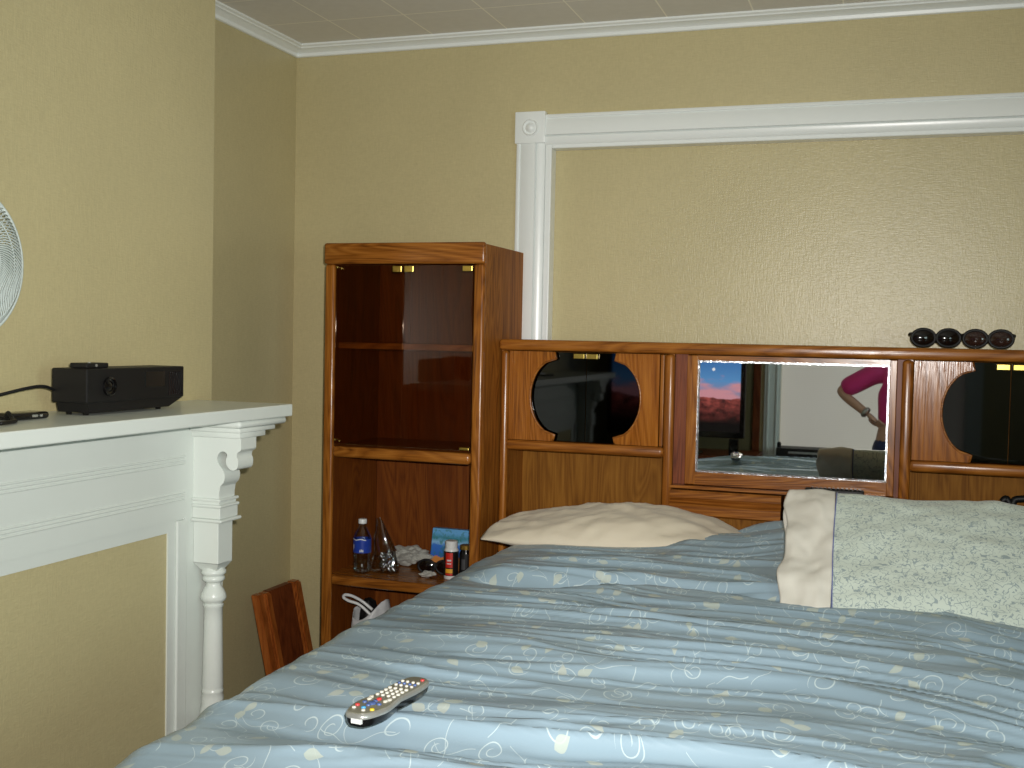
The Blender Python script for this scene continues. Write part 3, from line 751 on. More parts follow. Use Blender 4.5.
def path_x(s):
    """s metres across; returns x and drop"""
    x = np.where(s < LE, 0, s); d = np.zeros_like(s)
    # left side
    t = np.clip((LE - s)/(R_*math.pi/2), 0, 1); ang = t*math.pi/2
    xl = LE - R_*np.sin(ang); dl_ = R_*(1-np.cos(ang)); ex = np.maximum(0, (LE-s)-R_*math.pi/2)
    tr = np.clip((s-RE)/(R_*math.pi/2), 0, 1); ar = tr*math.pi/2
    xr = RE + R_*np.sin(ar); dr_ = R_*(1-np.cos(ar)); er = np.maximum(0, (s-RE)-R_*math.pi/2)
    x = np.where(s < LE, xl - .05*np.minimum(ex, .6), np.where(s > RE, xr+.05*er, s))
    return x, np.where(s < LE, dl_+ex, np.where(s > RE, dr_+er, 0))
YF0 = 1.30
def path_y(t):
    tt = np.clip((YF0-t)/(R_*math.pi/2), 0, 1); a = tt*math.pi/2; ex = np.maximum(0, (YF0-t)-R_*math.pi/2)
    return np.where(t < YF0, YF0-R_*np.sin(a)-.04*ex, t), np.where(t < YF0, R_*(1-np.cos(a))+ex, 0)
NS, NTT = 430, 520
s1 = np.linspace(LE-.50, RE+.50, NS); t1 = np.linspace(YF0-.52, 3.44, NTT)
Sg, Tg = np.meshgrid(s1, t1, indexing='ij')
Xg, dX = path_x(Sg); Yg, dY = path_y(Tg)
# head end: on the left the duvet stops short, in front of the flat pillow
Yend = 3.13 + (3.44-3.13)*npss(-.62, -.32, Xg)
tfr = (Yg-1.0)/(3.44-1.0)
Yg = np.where(Yg > 2.6, 2.6+(Yg-2.6)*(Yend-2.6)/(3.44-2.6), Yg)
top = duvet_top(Xg, Yg)
fo = folds(Sg, Tg if False else Yg - dY)
headroll = .09*npss(.10, 0.0, Yend-Yg)**1.6
drop = np.minimum(np.maximum(dX, dY)+.35*np.minimum(dX, dY), .56)
amp = (1.0 - .45*npss(0, .1, dX))*(1-.72*npss(-.72, -1.0, Xg))*(.25+.75*npss(0, .16, Yend-Yg))
# the turned-back crease across the bed below the pillows
yc = 2.585 + .065*npss(-1.0, -.5, Xg) + .012*np.sin(Xg*11)
ridge = .026*npss(-.028, .030, Yg-yc)*(1-.75*npss(.06, .26, Yg-yc)) - .013*np.exp(-((Yg-yc+.032)/.016)**2)
ridge = ridge*npss(-1.02, -.9, Xg)*(1-npss(-.20, -.05, Xg))
flat = 1 - .75*npss(.0, .12, Yg-2.62)*npss(-.34, -.2, Xg)
Z = top + (fo*amp + ridge)*flat - drop - headroll
# sideways flutter on the hanging sides
side = npss(.05, .25, dX)*.018*(vn(Yg*7, dX*2, 9)-.5)*2
Xf = Xg + np.where(Sg < -.3, -side, side)
b = bmesh.new(); uvl = b.loops.layers.uv.new('UVMap')
vt = [[b.verts.new((Xf[i, j], Yg[i, j], Z[i, j]+H)) for j in range(NTT)] for i in range(NS)]
for i in range(NS-1):
    for j in range(NTT-1):
        f = b.faces.new((vt[i][j], vt[i+1][j], vt[i+1][j+1], vt[i][j+1]))
        for lp, (a, c) in zip(f.loops, ((i, j), (i+1, j), (i+1, j+1), (i, j+1))): lp[uvl].uv = (s1[a], t1[c])
duv = obj('duvet', b, M['duvet'], smooth=True)
tag(duv, 'rumpled light blue duvet with cream vine and leaf print covering the bed', 'duvet')
def duvet_z(x, y):
    X = np.array([x]); Y = np.array([y])
    return float((duvet_top(X, Y)+folds(X, Y))[0])

# ------------------------------------------------------------------ pillows
def pillow_mesh(nu, nv, fn, uvs=1.0, u0=-1, u1=1, caps=True):
    """fn(u,v)->(point_mid, normal, halfthickness)"""
    b = bmesh.new(); uvl = b.loops.layers.uv.new('UVMap'); sides = []
    for sgn in (1, -1):
        sides.append([[None]*(nv+1) for _ in range(nu+1)])
    for i in range(nu+1):
        for j in range(nv+1):
            u = u0+(u1-u0)*i/nu; v = -1+2*j/nv
            for k, sgn in enumerate((1, -1)):
                if k == 1 and (j in (0, nv)): sides[1][i][j] = sides[0][i][j]; continue
                sides[k][i][j] = b.verts.new(fn(u, v, sgn))
    for k in (0, 1):
        for i in range(nu):
            for j in range(nv):
                q = [(i, j), (i+1, j), (i+1, j+1), (i, j+1)]
                try: f = b.faces.new([sides[k][a][c] for a, c in q])
                except Exception: continue
                for lp, (a, c) in zip(f.loops, q): lp[uvl].uv = (a/nu*(u1-u0)*uvs, c/nv*uvs*1.2 + k*3.3)
    bmesh.ops.remove_doubles(b, verts=b.verts[:], dist=1e-5)
    return b
# flat cream pillow, left
def cream_fn(u, v, s):
    a, c = .418, .190
    x = a*u*(1-.05*v*v*abs(u)); y = c*v*(1-.22*u*u*abs(v))
    t = max(0, (1-abs(u)**2.6))**.62*max(0, (1-abs(v)**2.8))**.62
    wr = .011*(mnoise.noise(Vector((u*3.4+v*2.5, v*2-u*2, s*3)))) + .009*(.5-abs(mnoise.noise(Vector((u*6-v*3.0, v*1.6+u*1.2, s+2)))))  + .003*mnoise.noise(Vector((u*15+v*9, v*10-u*9, s)))
    zz = s*(.074*t*(.50+.50*ss(-.95, .05, u))) + wr*min(1, 3*t)*(1 if s > 0 else .3)
    lift = -.012*abs(u)**2 if u < 0 else -.048*u*u
    p = Vector((x, y, zz+lift))
    p.rotate(Matrix.Rotation(math.radians(-1), 3, 'Z'))
    p.rotate(Matrix.Rotation(math.radians(6), 3, 'X'))
    return Vector((-.742, 3.232, -.575+H)) + p
b = pillow_mesh(60, 40, cream_fn)
tag(obj('pillow', b, M['cream'], smooth=True), 'plain cream pillow lying flat against the headboard below the left glass doors', 'pillow')
# leaning patterned pillow, right
PC = Vector((.142, 2.746, -.512+H)); sl = math.atan2(.222, .335)
ex = Vector((1, .05, -.032)).normalized(); ey = Vector((-.03, math.cos(sl), math.sin(sl))).normalized(); en = ex.cross(ey).normalized()
PA, PB = .40, .226
def sham_fn(u, v, s):
    x = PA*u*(1-.02*v*v); y = PB*v*(1-.05*max(0, u)**4*abs(v)) + .006*math.sin(u*5)*v
    uu = (u+1)/2
    thick = (.066*min(1, .30+1.3*uu) if u < .5 else .066*max(0, 1-((u-.5)/.5)**3)**.5)
    t = max(0, 1-abs(v)**2.6)**.6
    wr = .008*mnoise.noise(Vector((u*3+v*2, v*3-u*2, 4+s))) + .004*mnoise.noise(Vector((u*9, v*7, s*2)))
    return PC + ex*x + ey*y + en*(s*(thick*t+.004) + wr*min(1, 2.5*t))
U0 = -.66
b = pillow_mesh(70, 48, sham_fn, uvs=.42, u0=U0, u1=1)
pil = thing('pillow', 'plump pillow in a grey-green vine print case with ivory cuff, leaning right of centre', 'pillow', tuple(PC))
obj('pillowcase', b, M['sham'], pil, smooth=True)
UE = -.945
def cuff_fn(u, v, s):
    t = (U0-u)/(U0-UE)                     # 0 at seam, 1 at open end
    x = PA*u + .006*t*math.sin(v*5.5+.8) - .003*t*math.sin(v*11)
    y = PB*v*(1+.03*t) + .010*t
    base = .066*min(1, .30+1.3*(U0+1)/2)
    th = base*(1-.30*t) * max(0, 1-abs(v)**4)**.5 + .004
    wr = (.010+.012*t)*mnoise.noise(Vector((u*6, v*3.2, 7+s)))*max(0, 1-abs(v)**6) + .004*mnoise.noise(Vector((u*17, v*9, s)))
    w0 = .008*mnoise.noise(Vector((u*3+v*2, v*3-u*2, 4+s))) + .004*mnoise.noise(Vector((u*9, v*7, s*2)))
    k = min(1, t*4)
    tt = max(0, 1-abs(v)**2.6)**.6
    return PC + ex*x + ey*y + en*(s*th + (w0*(1-k)*min(1, 2.5*tt) + wr*k) - .02*t*t)
b = pillow_mesh(26, 48, cuff_fn, u0=UE, u1=U0)
cf = obj('cuff', b, M['cuff'], pil, smooth=True, label='ivory cotton cuff')
md = cf.modifiers.new('th', 'SOLIDIFY'); md.thickness = .002
b = BM(); loop = [sham_fn(U0, -1+2*j/40, 1)+en*.0012 for j in range(41)] + [sham_fn(U0, 1-2*j/40, -1)-en*.0012 for j in range(1, 40)]
tube(b, loop, .0016, 6, closed=True); obj('piping', b, M['piping'], pil, smooth=True, label='thin blue-violet piping')

# ------------------------------------------------------------------ cable remote on the duvet
def remote_build():
    A = Vector((-1.00, 1.985, 0)); 
    e0 = Vector((-.722, 1.440, 0)); e1 = Vector((-.702, 1.640, 0))
    L = (e1-e0).length; dr = (e1-e0).normalized(); sd = Vector((dr.y, -dr.x, 0))
    zr = max(duvet_z(e0.x+dr.x*q*L+sd.x*w, e0.y+dr.y*q*L+sd.y*w) for q in (0.1, .3, .5, .7, .9) for w in (-.02, 0, .02)) + H
    z0 = max(duvet_z(e0.x+dr.x*q, e0.y+dr.y*q) for q in (.0, .03, .06)) + H; z1 = max(duvet_z(e1.x-dr.x*q, e1.y-dr.y*q) for q in (0, .03, .06)) + H
    slope = math.atan2(z1-z0, L)*.6
    dr = (dr*math.cos(slope)+Vector((0, 0, math.sin(slope)))).normalized(); up_ = sd.cross(dr).normalized()
    if up_.z < 0: up_ = -up_
    tiltq = math.radians(0)
    O = (e0+e1)/2; O.z = zr + .004
    r = thing('remote_control', 'long grey and black television remote lying on the blue duvet', 'remote control', tuple(O))
    def P(l, w, h): return O + dr*l + sd*w + up_*h
    def hw(t):          # half width along -1..1 (near end is wide, waist in the middle)
        w = .0245 + .0045*math.exp(-((t+.55)/.30)**2) - .0035*math.exp(-((t-.05)/.22)**2)
        return w
    def outline(shr, K=60):
        pts = []
        for i in range(K):
            a = 2*math.pi*i/K; c, s_ = math.cos(a), math.sin(a)
            t = math.copysign(abs(c)**(.42), c); wv = math.copysign(abs(s_)**.55, s_)
            pts.append((t*(L/2-shr), wv*(hw(t)-shr)))
        return pts
    def shell(levels, mi):
        b = BM(); rings = [[b.verts.new(P(l, w, h)) for l, w in outline(shr)] for shr, h in levels]
        for a, c in zip(rings, rings[1:]):
            for i in range(len(a)): b.faces.new((a[i], a[(i+1) % len(a)], c[(i+1) % len(a)], c[i]))
        b.faces.new(rings[0]); b.faces.new(rings[-1]); return b
    obj('lower_case', shell([(.010, 0), (.004, .002), (.001, .008), (.0005, .014)], 0), M['blackgloss'], r, smooth=40, label='black underside')
    obj('side_rim', shell([(.0, .014), (-.0005, .017), (.001, .020), (.003, .0212)], 0), M['silver'], r, smooth=40, label='silver-grey rim')
    obj('face_plate', shell([(.003, .0210), (.0035, .0222), (.006, .0226)], 0), M['grey'], r, smooth=40, label='olive-grey face plate')
    mats = {k: plain('button_'+k, c, .4) for k, c in dict(pale=srgb(196, 192, 180), red=srgb(196, 60, 60), blue=srgb(70, 150, 200), yellow=srgb(214, 180, 40), navy=srgb(70, 90, 140), green=srgb(80, 140, 90)).items()}
    def btn(l, w, rr, mat, el=1.0, nm='button'):
        b = BM(); ring = []
        for rad, hh in ((rr, .0222), (rr, .0242), (rr*.7, .0252)):
            ring.append([b.verts.new(P(l+math.cos(q*math.pi/7)*rad*el, w+math.sin(q*math.pi/7)*rad, hh)) for q in range(14)])
        for a, c in zip(ring, ring[1:]):
            for i in range(14): b.faces.new((a[i], a[(i+1) % 14], c[(i+1) % 14], c[i]))
        b.faces.new(ring[-1]); obj(nm, b, mat, r, smooth=50)
    N = -L/2
    K_ = L/.252
    btn(N+(.030)*K_, .016, .0036, mats['yellow']); btn(N+(.033)*K_, 0, .0036, mats['blue']); btn(N+(.042)*K_, -.015, .0036, mats['red']); btn(N+(.020)*K_, .006, .0032, mats['pale']); btn(N+(.026)*K_, -.013, .0032, mats['pale'])
    btn(N+(.062)*K_, 0, .0070, mats['navy'], nm='select_key')
    for q in range(4):
        a = q*math.pi/2; btn(N+(.062+.0125*math.cos(a))*K_, .0125*math.sin(a), .0036, mats['navy'], 1.0, 'arrow_key')
    for w, l in ((-.014, .082), (.014, .082), (-.016, .093), (.016, .093)): btn(N+(l)*K_, w, .0034, mats['pale'], 1.5)
    btn(N+(.088)*K_, 0, .0038, mats['red'], 1.3)
    for i in range(4):
        for w in (-.0145, -.005, .005, .0145): btn(N+(.112+i*.0155)*K_, w, .0031, mats['pale'], 1.2)
    for i in range(3):
        for w in (-.014, -.005, .005, .014): btn(N+(.180+i*.013)*K_, w, .0028, mats['navy' if (i) % 2 else 'pale'])
    btn(N+(.228)*K_, .012, .0032, mats['red'])
    b = BM()
    vs = [b.verts.new(P(-L/2-.0012, w, h)) for w, h in ((-.004, .008), (.013, .008), (.013, .015), (-.004, .015))] + [b.verts.new(P(-L/2+.004, w, h)) for w, h in ((-.004, .008), (.013, .008), (.013, .015), (-.004, .015))]
    for q in ((0, 1, 2, 3), (4, 5, 6, 7), (0, 1, 5, 4), (1, 2, 6, 5), (2, 3, 7, 6), (3, 0, 4, 7)): b.faces.new([vs[i] for i in q])
    obj('end_window', b, M['whiteplastic'], r, label='bright white end window')
remote_build()

# ------------------------------------------------------------------ things on the cabinet shelf
ZS = -.8145 + H
bt = thing('water_bottle', 'clear plastic water bottle with blue label and white cap on the cabinet shelf', 'bottle', (-1.698, 3.44, ZS))
BXc, BYc = -1.700, 3.436
b = BM(); pr = [(.022, 0), (.029, .004), (.031, .012), (.029, .022), (.031, .032), (.029, .045), (.031, .058), (.0305, .075), (.0305, .115), (.030, .122), (.026, .135), (.018, .150), (.0125, .160), (.0125, .170)]
lathe(b, [(r, ZS+z) for r, z in pr], BXc, BYc, 32); obj('bottle_body', b, M['clear'], bt, smooth=50)
b = BM(); lathe(b, [(r-.0015, ZS+z+.001) for r, z in pr[:6]] + [(.0275, ZS+.052)], BXc, BYc, 32); obj('water', b, M['water'], bt, smooth=50)
b = BM(); lathe(b, [(.0312, ZS+.070), (.0312, ZS+.117)], BXc, BYc, 32, cap=False); obj('label', b, plain('blue_film', srgb(34, 60, 150), .3), bt, smooth=True, label='dark blue wrap label')
b = BM()
for a0, z0, hw_, hh in ((-2.25, .092, .10, .006), (-2.30, .085, .06, .004), (-1.35, .078, .06, .0035), (-1.20, .079, .05, .004), (-1.05, .078, .06, .0035), (-1.6, .116, .9, .0015)):
    q = [b.verts.new((BXc+.0316*math.cos(a0+k*hw_/4), BYc+.0316*math.sin(a0+k*hw_/4), ZS+z0+e*hh + .002*math.sin(k*1.2))) for k in range(-4, 5) for e in (-1, 1)]
    for k in range(8): b.faces.new((q[2*k], q[2*k+1], q[2*k+3], q[2*k+2]))
    obj('label_mark', b, M['whiteplastic'], bt, label='white lettering mark'); b = BM()
b.free()
b = BM(); lathe(b, [(.014, ZS+.168), (.0145, ZS+.170), (.0145, ZS+.182), (.013, ZS+.184)], BXc, BYc, 24); obj('cap', b, M['whiteplastic'], bt, smooth=40)
def crumple(center, size, seed, sub=4, amp=.25, sq=1.0):
    b = bmesh.new(); bmesh.ops.create_icosphere(b, subdivisions=sub, radius=1.0)
    lo = 9
    for v_ in b.verts:
        p = v_.co.copy(); nz_ = mnoise.noise(p*1.6+Vector((seed, 0, 0)))*1.2 + .6*abs(mnoise.noise(p*4+Vector((0, seed, 0)))) - .25
        p *= 1+amp*nz_*1.6
        p = Vector((p.x*size[0], p.y*size[1], p.z*size[2])); v_.co = p; lo = min(lo, p.z)
    for v_ in b.verts: v_.co.z = max(v_.co.z-lo-size[2]*.12, 0) + center[2]; v_.co.x += center[0]; v_.co.y += center[1]
    return b
# clear plastic bag with foil inside
bg = thing('plastic_bag', 'upright clear plastic bag with crumpled foil beside the water bottle', 'bag', (-1.628, 3.47, ZS))
M['film'] = smoked('thin_clear_film', (.86, .88, .86, 1), .05)
b = bmesh.new(); K = 24; prev = None
for i in range(15):
    t = i/14; ring = []
    for k in range(K):
        a = 2*math.pi*k/K; rx = (.050*(1-t)**.8+.006) * (1+.25*mnoise.noise(Vector((math.cos(a)*1.5, math.sin(a)*1.5, t*4)))); ry = rx*.6
        ring.append(b.verts.new((-1.628-.018*t*t + rx*math.cos(a) - .012*t, 3.475+ry*math.sin(a), ZS+.001+t*.185)))
    if prev:
        for k in range(K): b.faces.new((prev[k], prev[(k+1) % K], ring[(k+1) % K], ring[k]))
    else: b.faces.new(ring)
    prev = ring
obj('film', b, M['film'], bg, smooth=True)
M['foil'] = plain('crumpled_foil', srgb(200, 200, 205), .18, 1.0)
b = crumple((-1.620, 3.465, ZS+.002), (.028, .020, .030), 3.3, 4, .5); obj('foil', b, M['foil'], bg, label='crumpled silver foil')
b = crumple((-1.598, 3.605, ZS), (.074, .050, .028), 8.1, 5, .32)
tag(obj('crumpled_cloth', b, M['whitecloth'], smooth=50), 'crumpled off-white cloth heaped in the middle of the cabinet shelf', 'cloth')
b = crumple((-1.498, 3.535, ZS), (.018, .014, .010), 1.1, 3, .3); tag(obj('paper_scrap', b, plain('pink_paper', srgb(176, 130, 150), .7)), 'small pink scrap between the white cloth and the black glasses', 'scrap')
b = crumple((-1.462, 3.452, ZS), (.024, .016, .010), 5.1, 3, .4); tag(obj('tissue', b, M['whitecloth']), 'small crumpled white tissue in front of the black glasses on the cabinet shelf', 'tissue')
# sunglasses builder
def sunglasses(cx, cy, zb, w, lensmat, label, group=None, rot=0, frame='black', tiltz=0):
    t = thing('sunglasses', label, 'sunglasses', (cx, cy, zb), group); t.rotation_euler = (0, 0, rot)
    base = Vector((cx, cy, zb+w*.028)); hgt = w*.36
    for s in (-1, 1):
        b = BM(); lc = Vector((s*w*.25, 0, hgt*.52)); rings = []
        for rr, dy in ((1, 0), (.7, -.004), (.35, -.0065), (.01, -.0072)):
            rings.append([b.verts.new(base+lc+Vector((math.cos(k*math.pi/12)*w*.235*rr, dy+abs(math.cos(k*math.pi/12)*rr)**2*s*0+ .006*abs(lc.x/w)*0, math.sin(k*math.pi/12)*hgt*.48*rr))) for k in range(24)])
        for a, c in zip(rings, rings[1:]):
            for i in range(24): b.faces.new((a[i], a[(i+1) % 24], c[(i+1) % 24], c[i]))
        rim = [base+lc+Vector((math.cos(k*math.pi/12)*w*.235, 0, math.sin(k*math.pi/12)*hgt*.5)) for k in range(24)]
        obj('lens', b, lensmat, t, smooth=True)
        b = BM(); tube(b, rim, w*.034, 8, closed=True)
        obj('rim', b, M[frame], t, smooth=True)
        b = BM(); q = [(s*w*.47, 0, hgt*.72), (s*w*.50, .012, hgt*.72), (s*w*.47, .045, hgt*.70), (s*w*.36, .055, hgt*.6), (s*w*.1, .058, hgt*.45), (-s*w*.25, .056, hgt*.2)]
        q = [base+Vector((x, y+(.008 if s > 0 else 0), z)) for x, y, z in q]
        tube(b, catmull(q, 5), w*.040, 8); obj('temple', b, M[frame], t, smooth=True)
    b = BM(); tube(b, catmull([base+Vector((-w*.06, 0, hgt*.6)), base+Vector((0, -.002, hgt*.72)), base+Vector((w*.06, 0, hgt*.6))], 4), w*.02, 6); obj('bridge', b, M[frame], t, smooth=True)
    return t
M['lens_black'] = plain('black_lens', srgb(18, 10, 8), .08); M['lens_brown'] = plain('brown_lens', srgb(44, 26, 20), .1); M['lens_blue'] = plain('blue_grey_lens', srgb(90, 104, 140), .15)
sunglasses(-1.455, 3.500, ZS, .125, M['lens_black'], 'black sunglasses folded on the cabinet shelf in front of the blue card', rot=.1)
# printed blue card
n = NT('blue_print'); tc = n.coords('Object'); sp_ = n.n('ShaderNodeSeparateXYZ', inp={0: tc})
nzv = n.noise(tc, 55, 3); band = n.ramp(n.math('ADD', n.math('MULTIPLY', sp_.outputs[2], 7.5), n.math('MULTIPLY', n.math('SUBTRACT', nzv, .5), .25)), [(0, srgb(190, 120, 60)), (.30, srgb(196, 128, 66)), (.33, srgb(44, 96, 180)), (.60, srgb(56, 112, 196)), (.66, srgb(130, 180, 220)), (.8, srgb(60, 130, 150)), (.92, srgb(100, 165, 215))], 'LINEAR')
M['card'] = n.set(n.mix(n.math('MULTIPLY', n.math('GREATER_THAN', nzv, .56), .5), band, srgb(50, 110, 90)), .35)
b = BM(); box(b, -.074, .074, -.012, .012, 0, .138, .001, 1, raw=True)
for v_ in b.verts:
    v_.co.y += v_.co.z*.22; v_.co += Vector((-1.442, 3.60, ZS))
tag(obj('picture_card', b, M['card']), 'blue picture card with an orange corner propped at the right of the cabinet shelf', 'card')
def pillbottle(cx, cy, r, h, body, capm, labelmat, lab, lz0, lz1, capr, caph, marks=()):
    t = thing('pill_bottle', lab, 'bottle', (cx, cy, ZS))
    b = BM(); lathe(b, [(r-.002, ZS), (r, ZS+.003), (r, ZS+h-.012), (r-.004, ZS+h-.004), (capr-.003, ZS+h)], cx, cy, 28); obj('bottle_body', b, body, t, smooth=50)
    b = BM(); lathe(b, [(capr, ZS+h-.001), (capr, ZS+h+caph-.002), (capr-.002, ZS+h+caph)], cx, cy, 28); obj('cap', b, capm, t, smooth=40)
    b = BM(); lathe(b, [(r+.0005, ZS+lz0), (r+.0005, ZS+lz1)], cx, cy, 28, cap=False); obj('label', b, labelmat, t, smooth=True)
    for (a0, aw, z0, z1, mm) in marks:
        b = BM(); q = [b.verts.new((cx+(r+.001)*math.cos(a0+k*aw/6), cy+(r+.001)*math.sin(a0+k*aw/6), ZS+z)) for k in range(-6, 7) for z in (z0, z1)]
        for k in range(12): b.faces.new((q[2*k], q[2*k+1], q[2*k+3], q[2*k+2]))
        obj('label_panel', b, mm, t, smooth=True)
RED, YEL, WHT = plain('label_red', srgb(190, 40, 30), .4), plain('label_yellow', srgb(220, 160, 40), .4), M['whiteplastic']
pillbottle(-1.385, 3.470, .0245, .108, M['whiteplastic'], M['whiteplastic'], plain('label_black', srgb(24, 20, 20), .35), 'white capped pill bottle with red and yellow label on the cabinet shelf', .012, .094, .021, .020,
           ((-1.50, .50, .040, .090, RED), (-1.50, .50, .022, .036, YEL), (-1.50, .50, .014, .021, RED), (-1.5, .3, .062, .067, WHT), (-1.5, .3, .052, .055, WHT)))
pillbottle(-1.344, 3.500, .0215, .098, M['blackgloss'], plain('gold_lid', srgb(150, 118, 50), .35, .7), M['black'], 'black pill bottle with dull gold lid right of the white one', .012, .084, .0205, .014,
           ((-1.62, .28, .030, .066, plain('label_grey', srgb(70, 70, 72), .4)),))
# lower compartment: white plastic bag and a dark pouch
wb = thing('shopping_bag', 'white plastic bag with looped handle bulging from the lowest cabinet shelf', 'bag', (-1.65, 3.50, -1.275+H))
b = bmesh.new(); K = 40; prev = None; Zb = -1.274+H
for i in range(22):
    t = i/21; ring = []
    for k in range(K):
        a = 2*math.pi*k/K; rr = 1 - .12*math.sin(t*3) - .25*t*t; rr *= 1+.14*mnoise.noise(Vector((math.cos(a)*2, math.sin(a)*2, t*3)))+.05*mnoise.noise(Vector((math.cos(a)*7, math.sin(a)*7, t*9)))
        ztop = .320 + .020*math.cos(a*1.0)+.022*math.cos(2*a+.3)
        ring.append(b.verts.new((-1.690 + .084*rr*math.cos(a), 3.49+.090*rr*math.sin(a), Zb + t*ztop)))
    if prev:
        for k in range(K): b.faces.new((prev[k], prev[(k+1) % K], ring[(k+1) % K], ring[k]))
    else: b.faces.new(ring)
    prev = ring
sb = obj('sack', b, plain('thin_white_polythene', srgb(205, 206, 206), .4), wb, smooth=True); sb.modifiers.new('th', 'SOLIDIFY').thickness = .0015
b = BM(); tube(b, catmull([(-1.655, 3.43, Zb+.335), (-1.688, 3.42, Zb+.362), (-1.722, 3.415, Zb+.378), (-1.748, 3.41, Zb+.382), (-1.755, 3.41, Zb+.372), (-1.735, 3.41, Zb+.362), (-1.70, 3.42, Zb+.350), (-1.660, 3.43, Zb+.315)], 6), .0055, 6); obj('handle', b, M['whiteplastic'], wb, smooth=True)
b = crumple((-1.698, 3.49, Zb+.012), (.040, .042, .185), 2.2, 4, .10)
tag(obj('dark_pouch', b, M['black'], smooth=50), 'black pouch sticking out of the white plastic bag in the cabinet', 'pouch')

# ------------------------------------------------------------------ leaning board in the corner
def leaning():
    ytop0, ytop1 = 3.385, 3.675; xt = -2.105; zt0 = -.922
    ztop = zt0+H; zbot = .02
    lean = .09/.27                       # runs out from the wall towards the floor
    Lz = ztop; 
    t = thing('wooden_panel', 'reddish wooden panel with moulded edges leaning on the left wall in the corner', 'panel', (xt+.1, 3.55, 0))
    dyz = .30                            # the panel also leans towards the back wall
    def P(w, d, h):                      # w across 0..1, d out of the face, h down from the top
        y = ytop0 + w*(ytop1-ytop0) + 0.0
        return Vector((xt + d + h*.16, y + h*.10 - .0, ztop - h))
    hh = .535
    def slab(w0, w1, d0, d1, nm, mat, hl=hh, bev=.003):
        b = BM(); vs = [b.verts.new(P(w, d, h)) for h in (0, hl) for w in (w0, w1) for d in (d0, d1)]
        for q in ((0, 1, 3, 2), (4, 5, 7, 6), (0, 1, 5, 4), (2, 3, 7, 6), (0, 2, 6, 4), (1, 3, 7, 5)): b.faces.new([vs[i] for i in q])
        bmesh.ops.bevel(b, geom=b.edges[:], offset=bev, segments=2, affect='EDGES'); obj(nm, b, mat, t)
    slab(.0, .12, .0, .030, 'edge_rail', M['cherry_edge']); slab(.12, .25, .0, .040, 'edge_rail', M['cherry_edge'], hh, .006)
    slab(.25, .80, .0, .030, 'board', M['cherry']); slab(.84, 1.0, -.004, .036, 'edge_rail', M['cherry_edge'], hh, .006)
leaning()

# ------------------------------------------------------------------ things on the headboard
ZT = -.006+H
sunglasses(.118, 3.575, ZT, .142, M['lens_black'], 'black wraparound sunglasses, left of the two pairs on top of the headboard', 'sunglasses on the headboard', rot=.12)
sunglasses(.262, 3.575, ZT, .140, M['lens_brown'], 'brown lensed sunglasses, right of the two pairs on top of the headboard', 'sunglasses on the headboard', rot=-.10)
rm = thing('remote_control', 'slim black remote lying on the ledge just below the mirror', 'remote control', (-.152, 3.487, -.454+H))
b = BM(); box(b, -.240, -.070, 3.460, 3.500, -.4535, -.436, .004, 3); obj('case', b, M['black'], rm, smooth=40)
b = BM()
for i in range(12): box(b, -.224+i*.0125, -.216+i*.0125, 3.466, 3.494, -.436, -.4325, .001, 1)
obj('button_rows', b, M['blackgloss'], rm)
tr = thing('gadget', 'small black gadget on the lower right shelf of the headboard', 'gadget', (.36, 3.60, -.612+H))
b = BM(); box(b, .306, .44, 3.55, 3.64, -.6115, -.472, .010, 3); obj('base', b, M['black'], tr, smooth=40)
b = BM(); tube(b, catmull([(.318, 3.585, -.456+H), (.330, 3.585, -.446+H), (.345, 3.58, -.470+H), (.352, 3.585, -.448+H), (.38, 3.585, -.442+H), (.41, 3.585, -.430+H), (.425, 3.59, -.45+H), (.425, 3.59, -.475+H)], 6), .010, 8); obj('grip', b, M['black'], tr, smooth=True)

# ------------------------------------------------------------------ behind the photographer (seen in the mirror)
st = thing('tv_stand', 'low dark cabinet carrying the television behind the foot of the bed', 'cabinet', (-1.50, -1.2, 0))
b = BM(); box(b, -2.10, -.92, -1.62, -1.06, -.86, -.83, .004); obj('top', b, M['cherry'], st)
b = BM(); box(b, -2.08, -.94, -1.60, -1.10, -H+.05, -.86); obj('body', b, M['cherry'], st)
for xa in (-2.06, -1.50):
    b = BM(); box(b, xa, xa+.54, -1.10, -1.085, -H+.08, -.88, .003); d = obj('door', b, M['cherry_edge'], st)
    b = BM(); lathe(b, [(.004, -1.085), (.012, -1.072), (.0005, -1.066)], xa+(.50 if xa < -1.8 else .04), -1.1+H, 12, 'y'); obj('knob', b, M['brass'], d)
for lx in (-2.06, -1.0):
    for ly in (-1.58, -1.16):
        b = BM(); box(b, lx, lx+.04, ly, ly+.04, -H, -H+.05); obj('leg', b, M['cherry'], st)
tv = thing('television', 'flat black television showing a blue sky over red rocks', 'television', (-1.50, -1.15, -.83+H))
b = BM(); box(b, -2.03, -1.003, -1.18, -1.12, -.70, -.02, .008); obj('casing', b, M['blackgloss'], tv)
n = NT('sunset_screen'); tc = n.coords('Generated'); sp_ = n.n('ShaderNodeSeparateXYZ', inp={0: tc})
x_, z_ = sp_.outputs[0], sp_.outputs[2]; fz = n.noise(tc, 3.2, 5, .6); fx = n.ramp(n.noise(tc, 11, 5, .75), [(.38, (0, 0, 0, 1)), (.66, (1, 1, 1, 1))]); fx = n.n('ShaderNodeSeparateColor', inp={0: fx}).outputs[0]
sky = n.ramp(z_, [(.45, srgb(150, 140, 165)), (.62, srgb(92, 150, 205)), (1, srgb(44, 96, 168))])
cloud = n.ramp(n.math('ADD', n.noise(n.coords('Generated', (2.2, 1, 4.5)), 2.0, 4), n.math('MULTIPLY', n.math('SUBTRACT', .62, z_), 1.2)), [(.5, (0, 0, 0, 1)), (.66, (1, 1, 1, 1))])
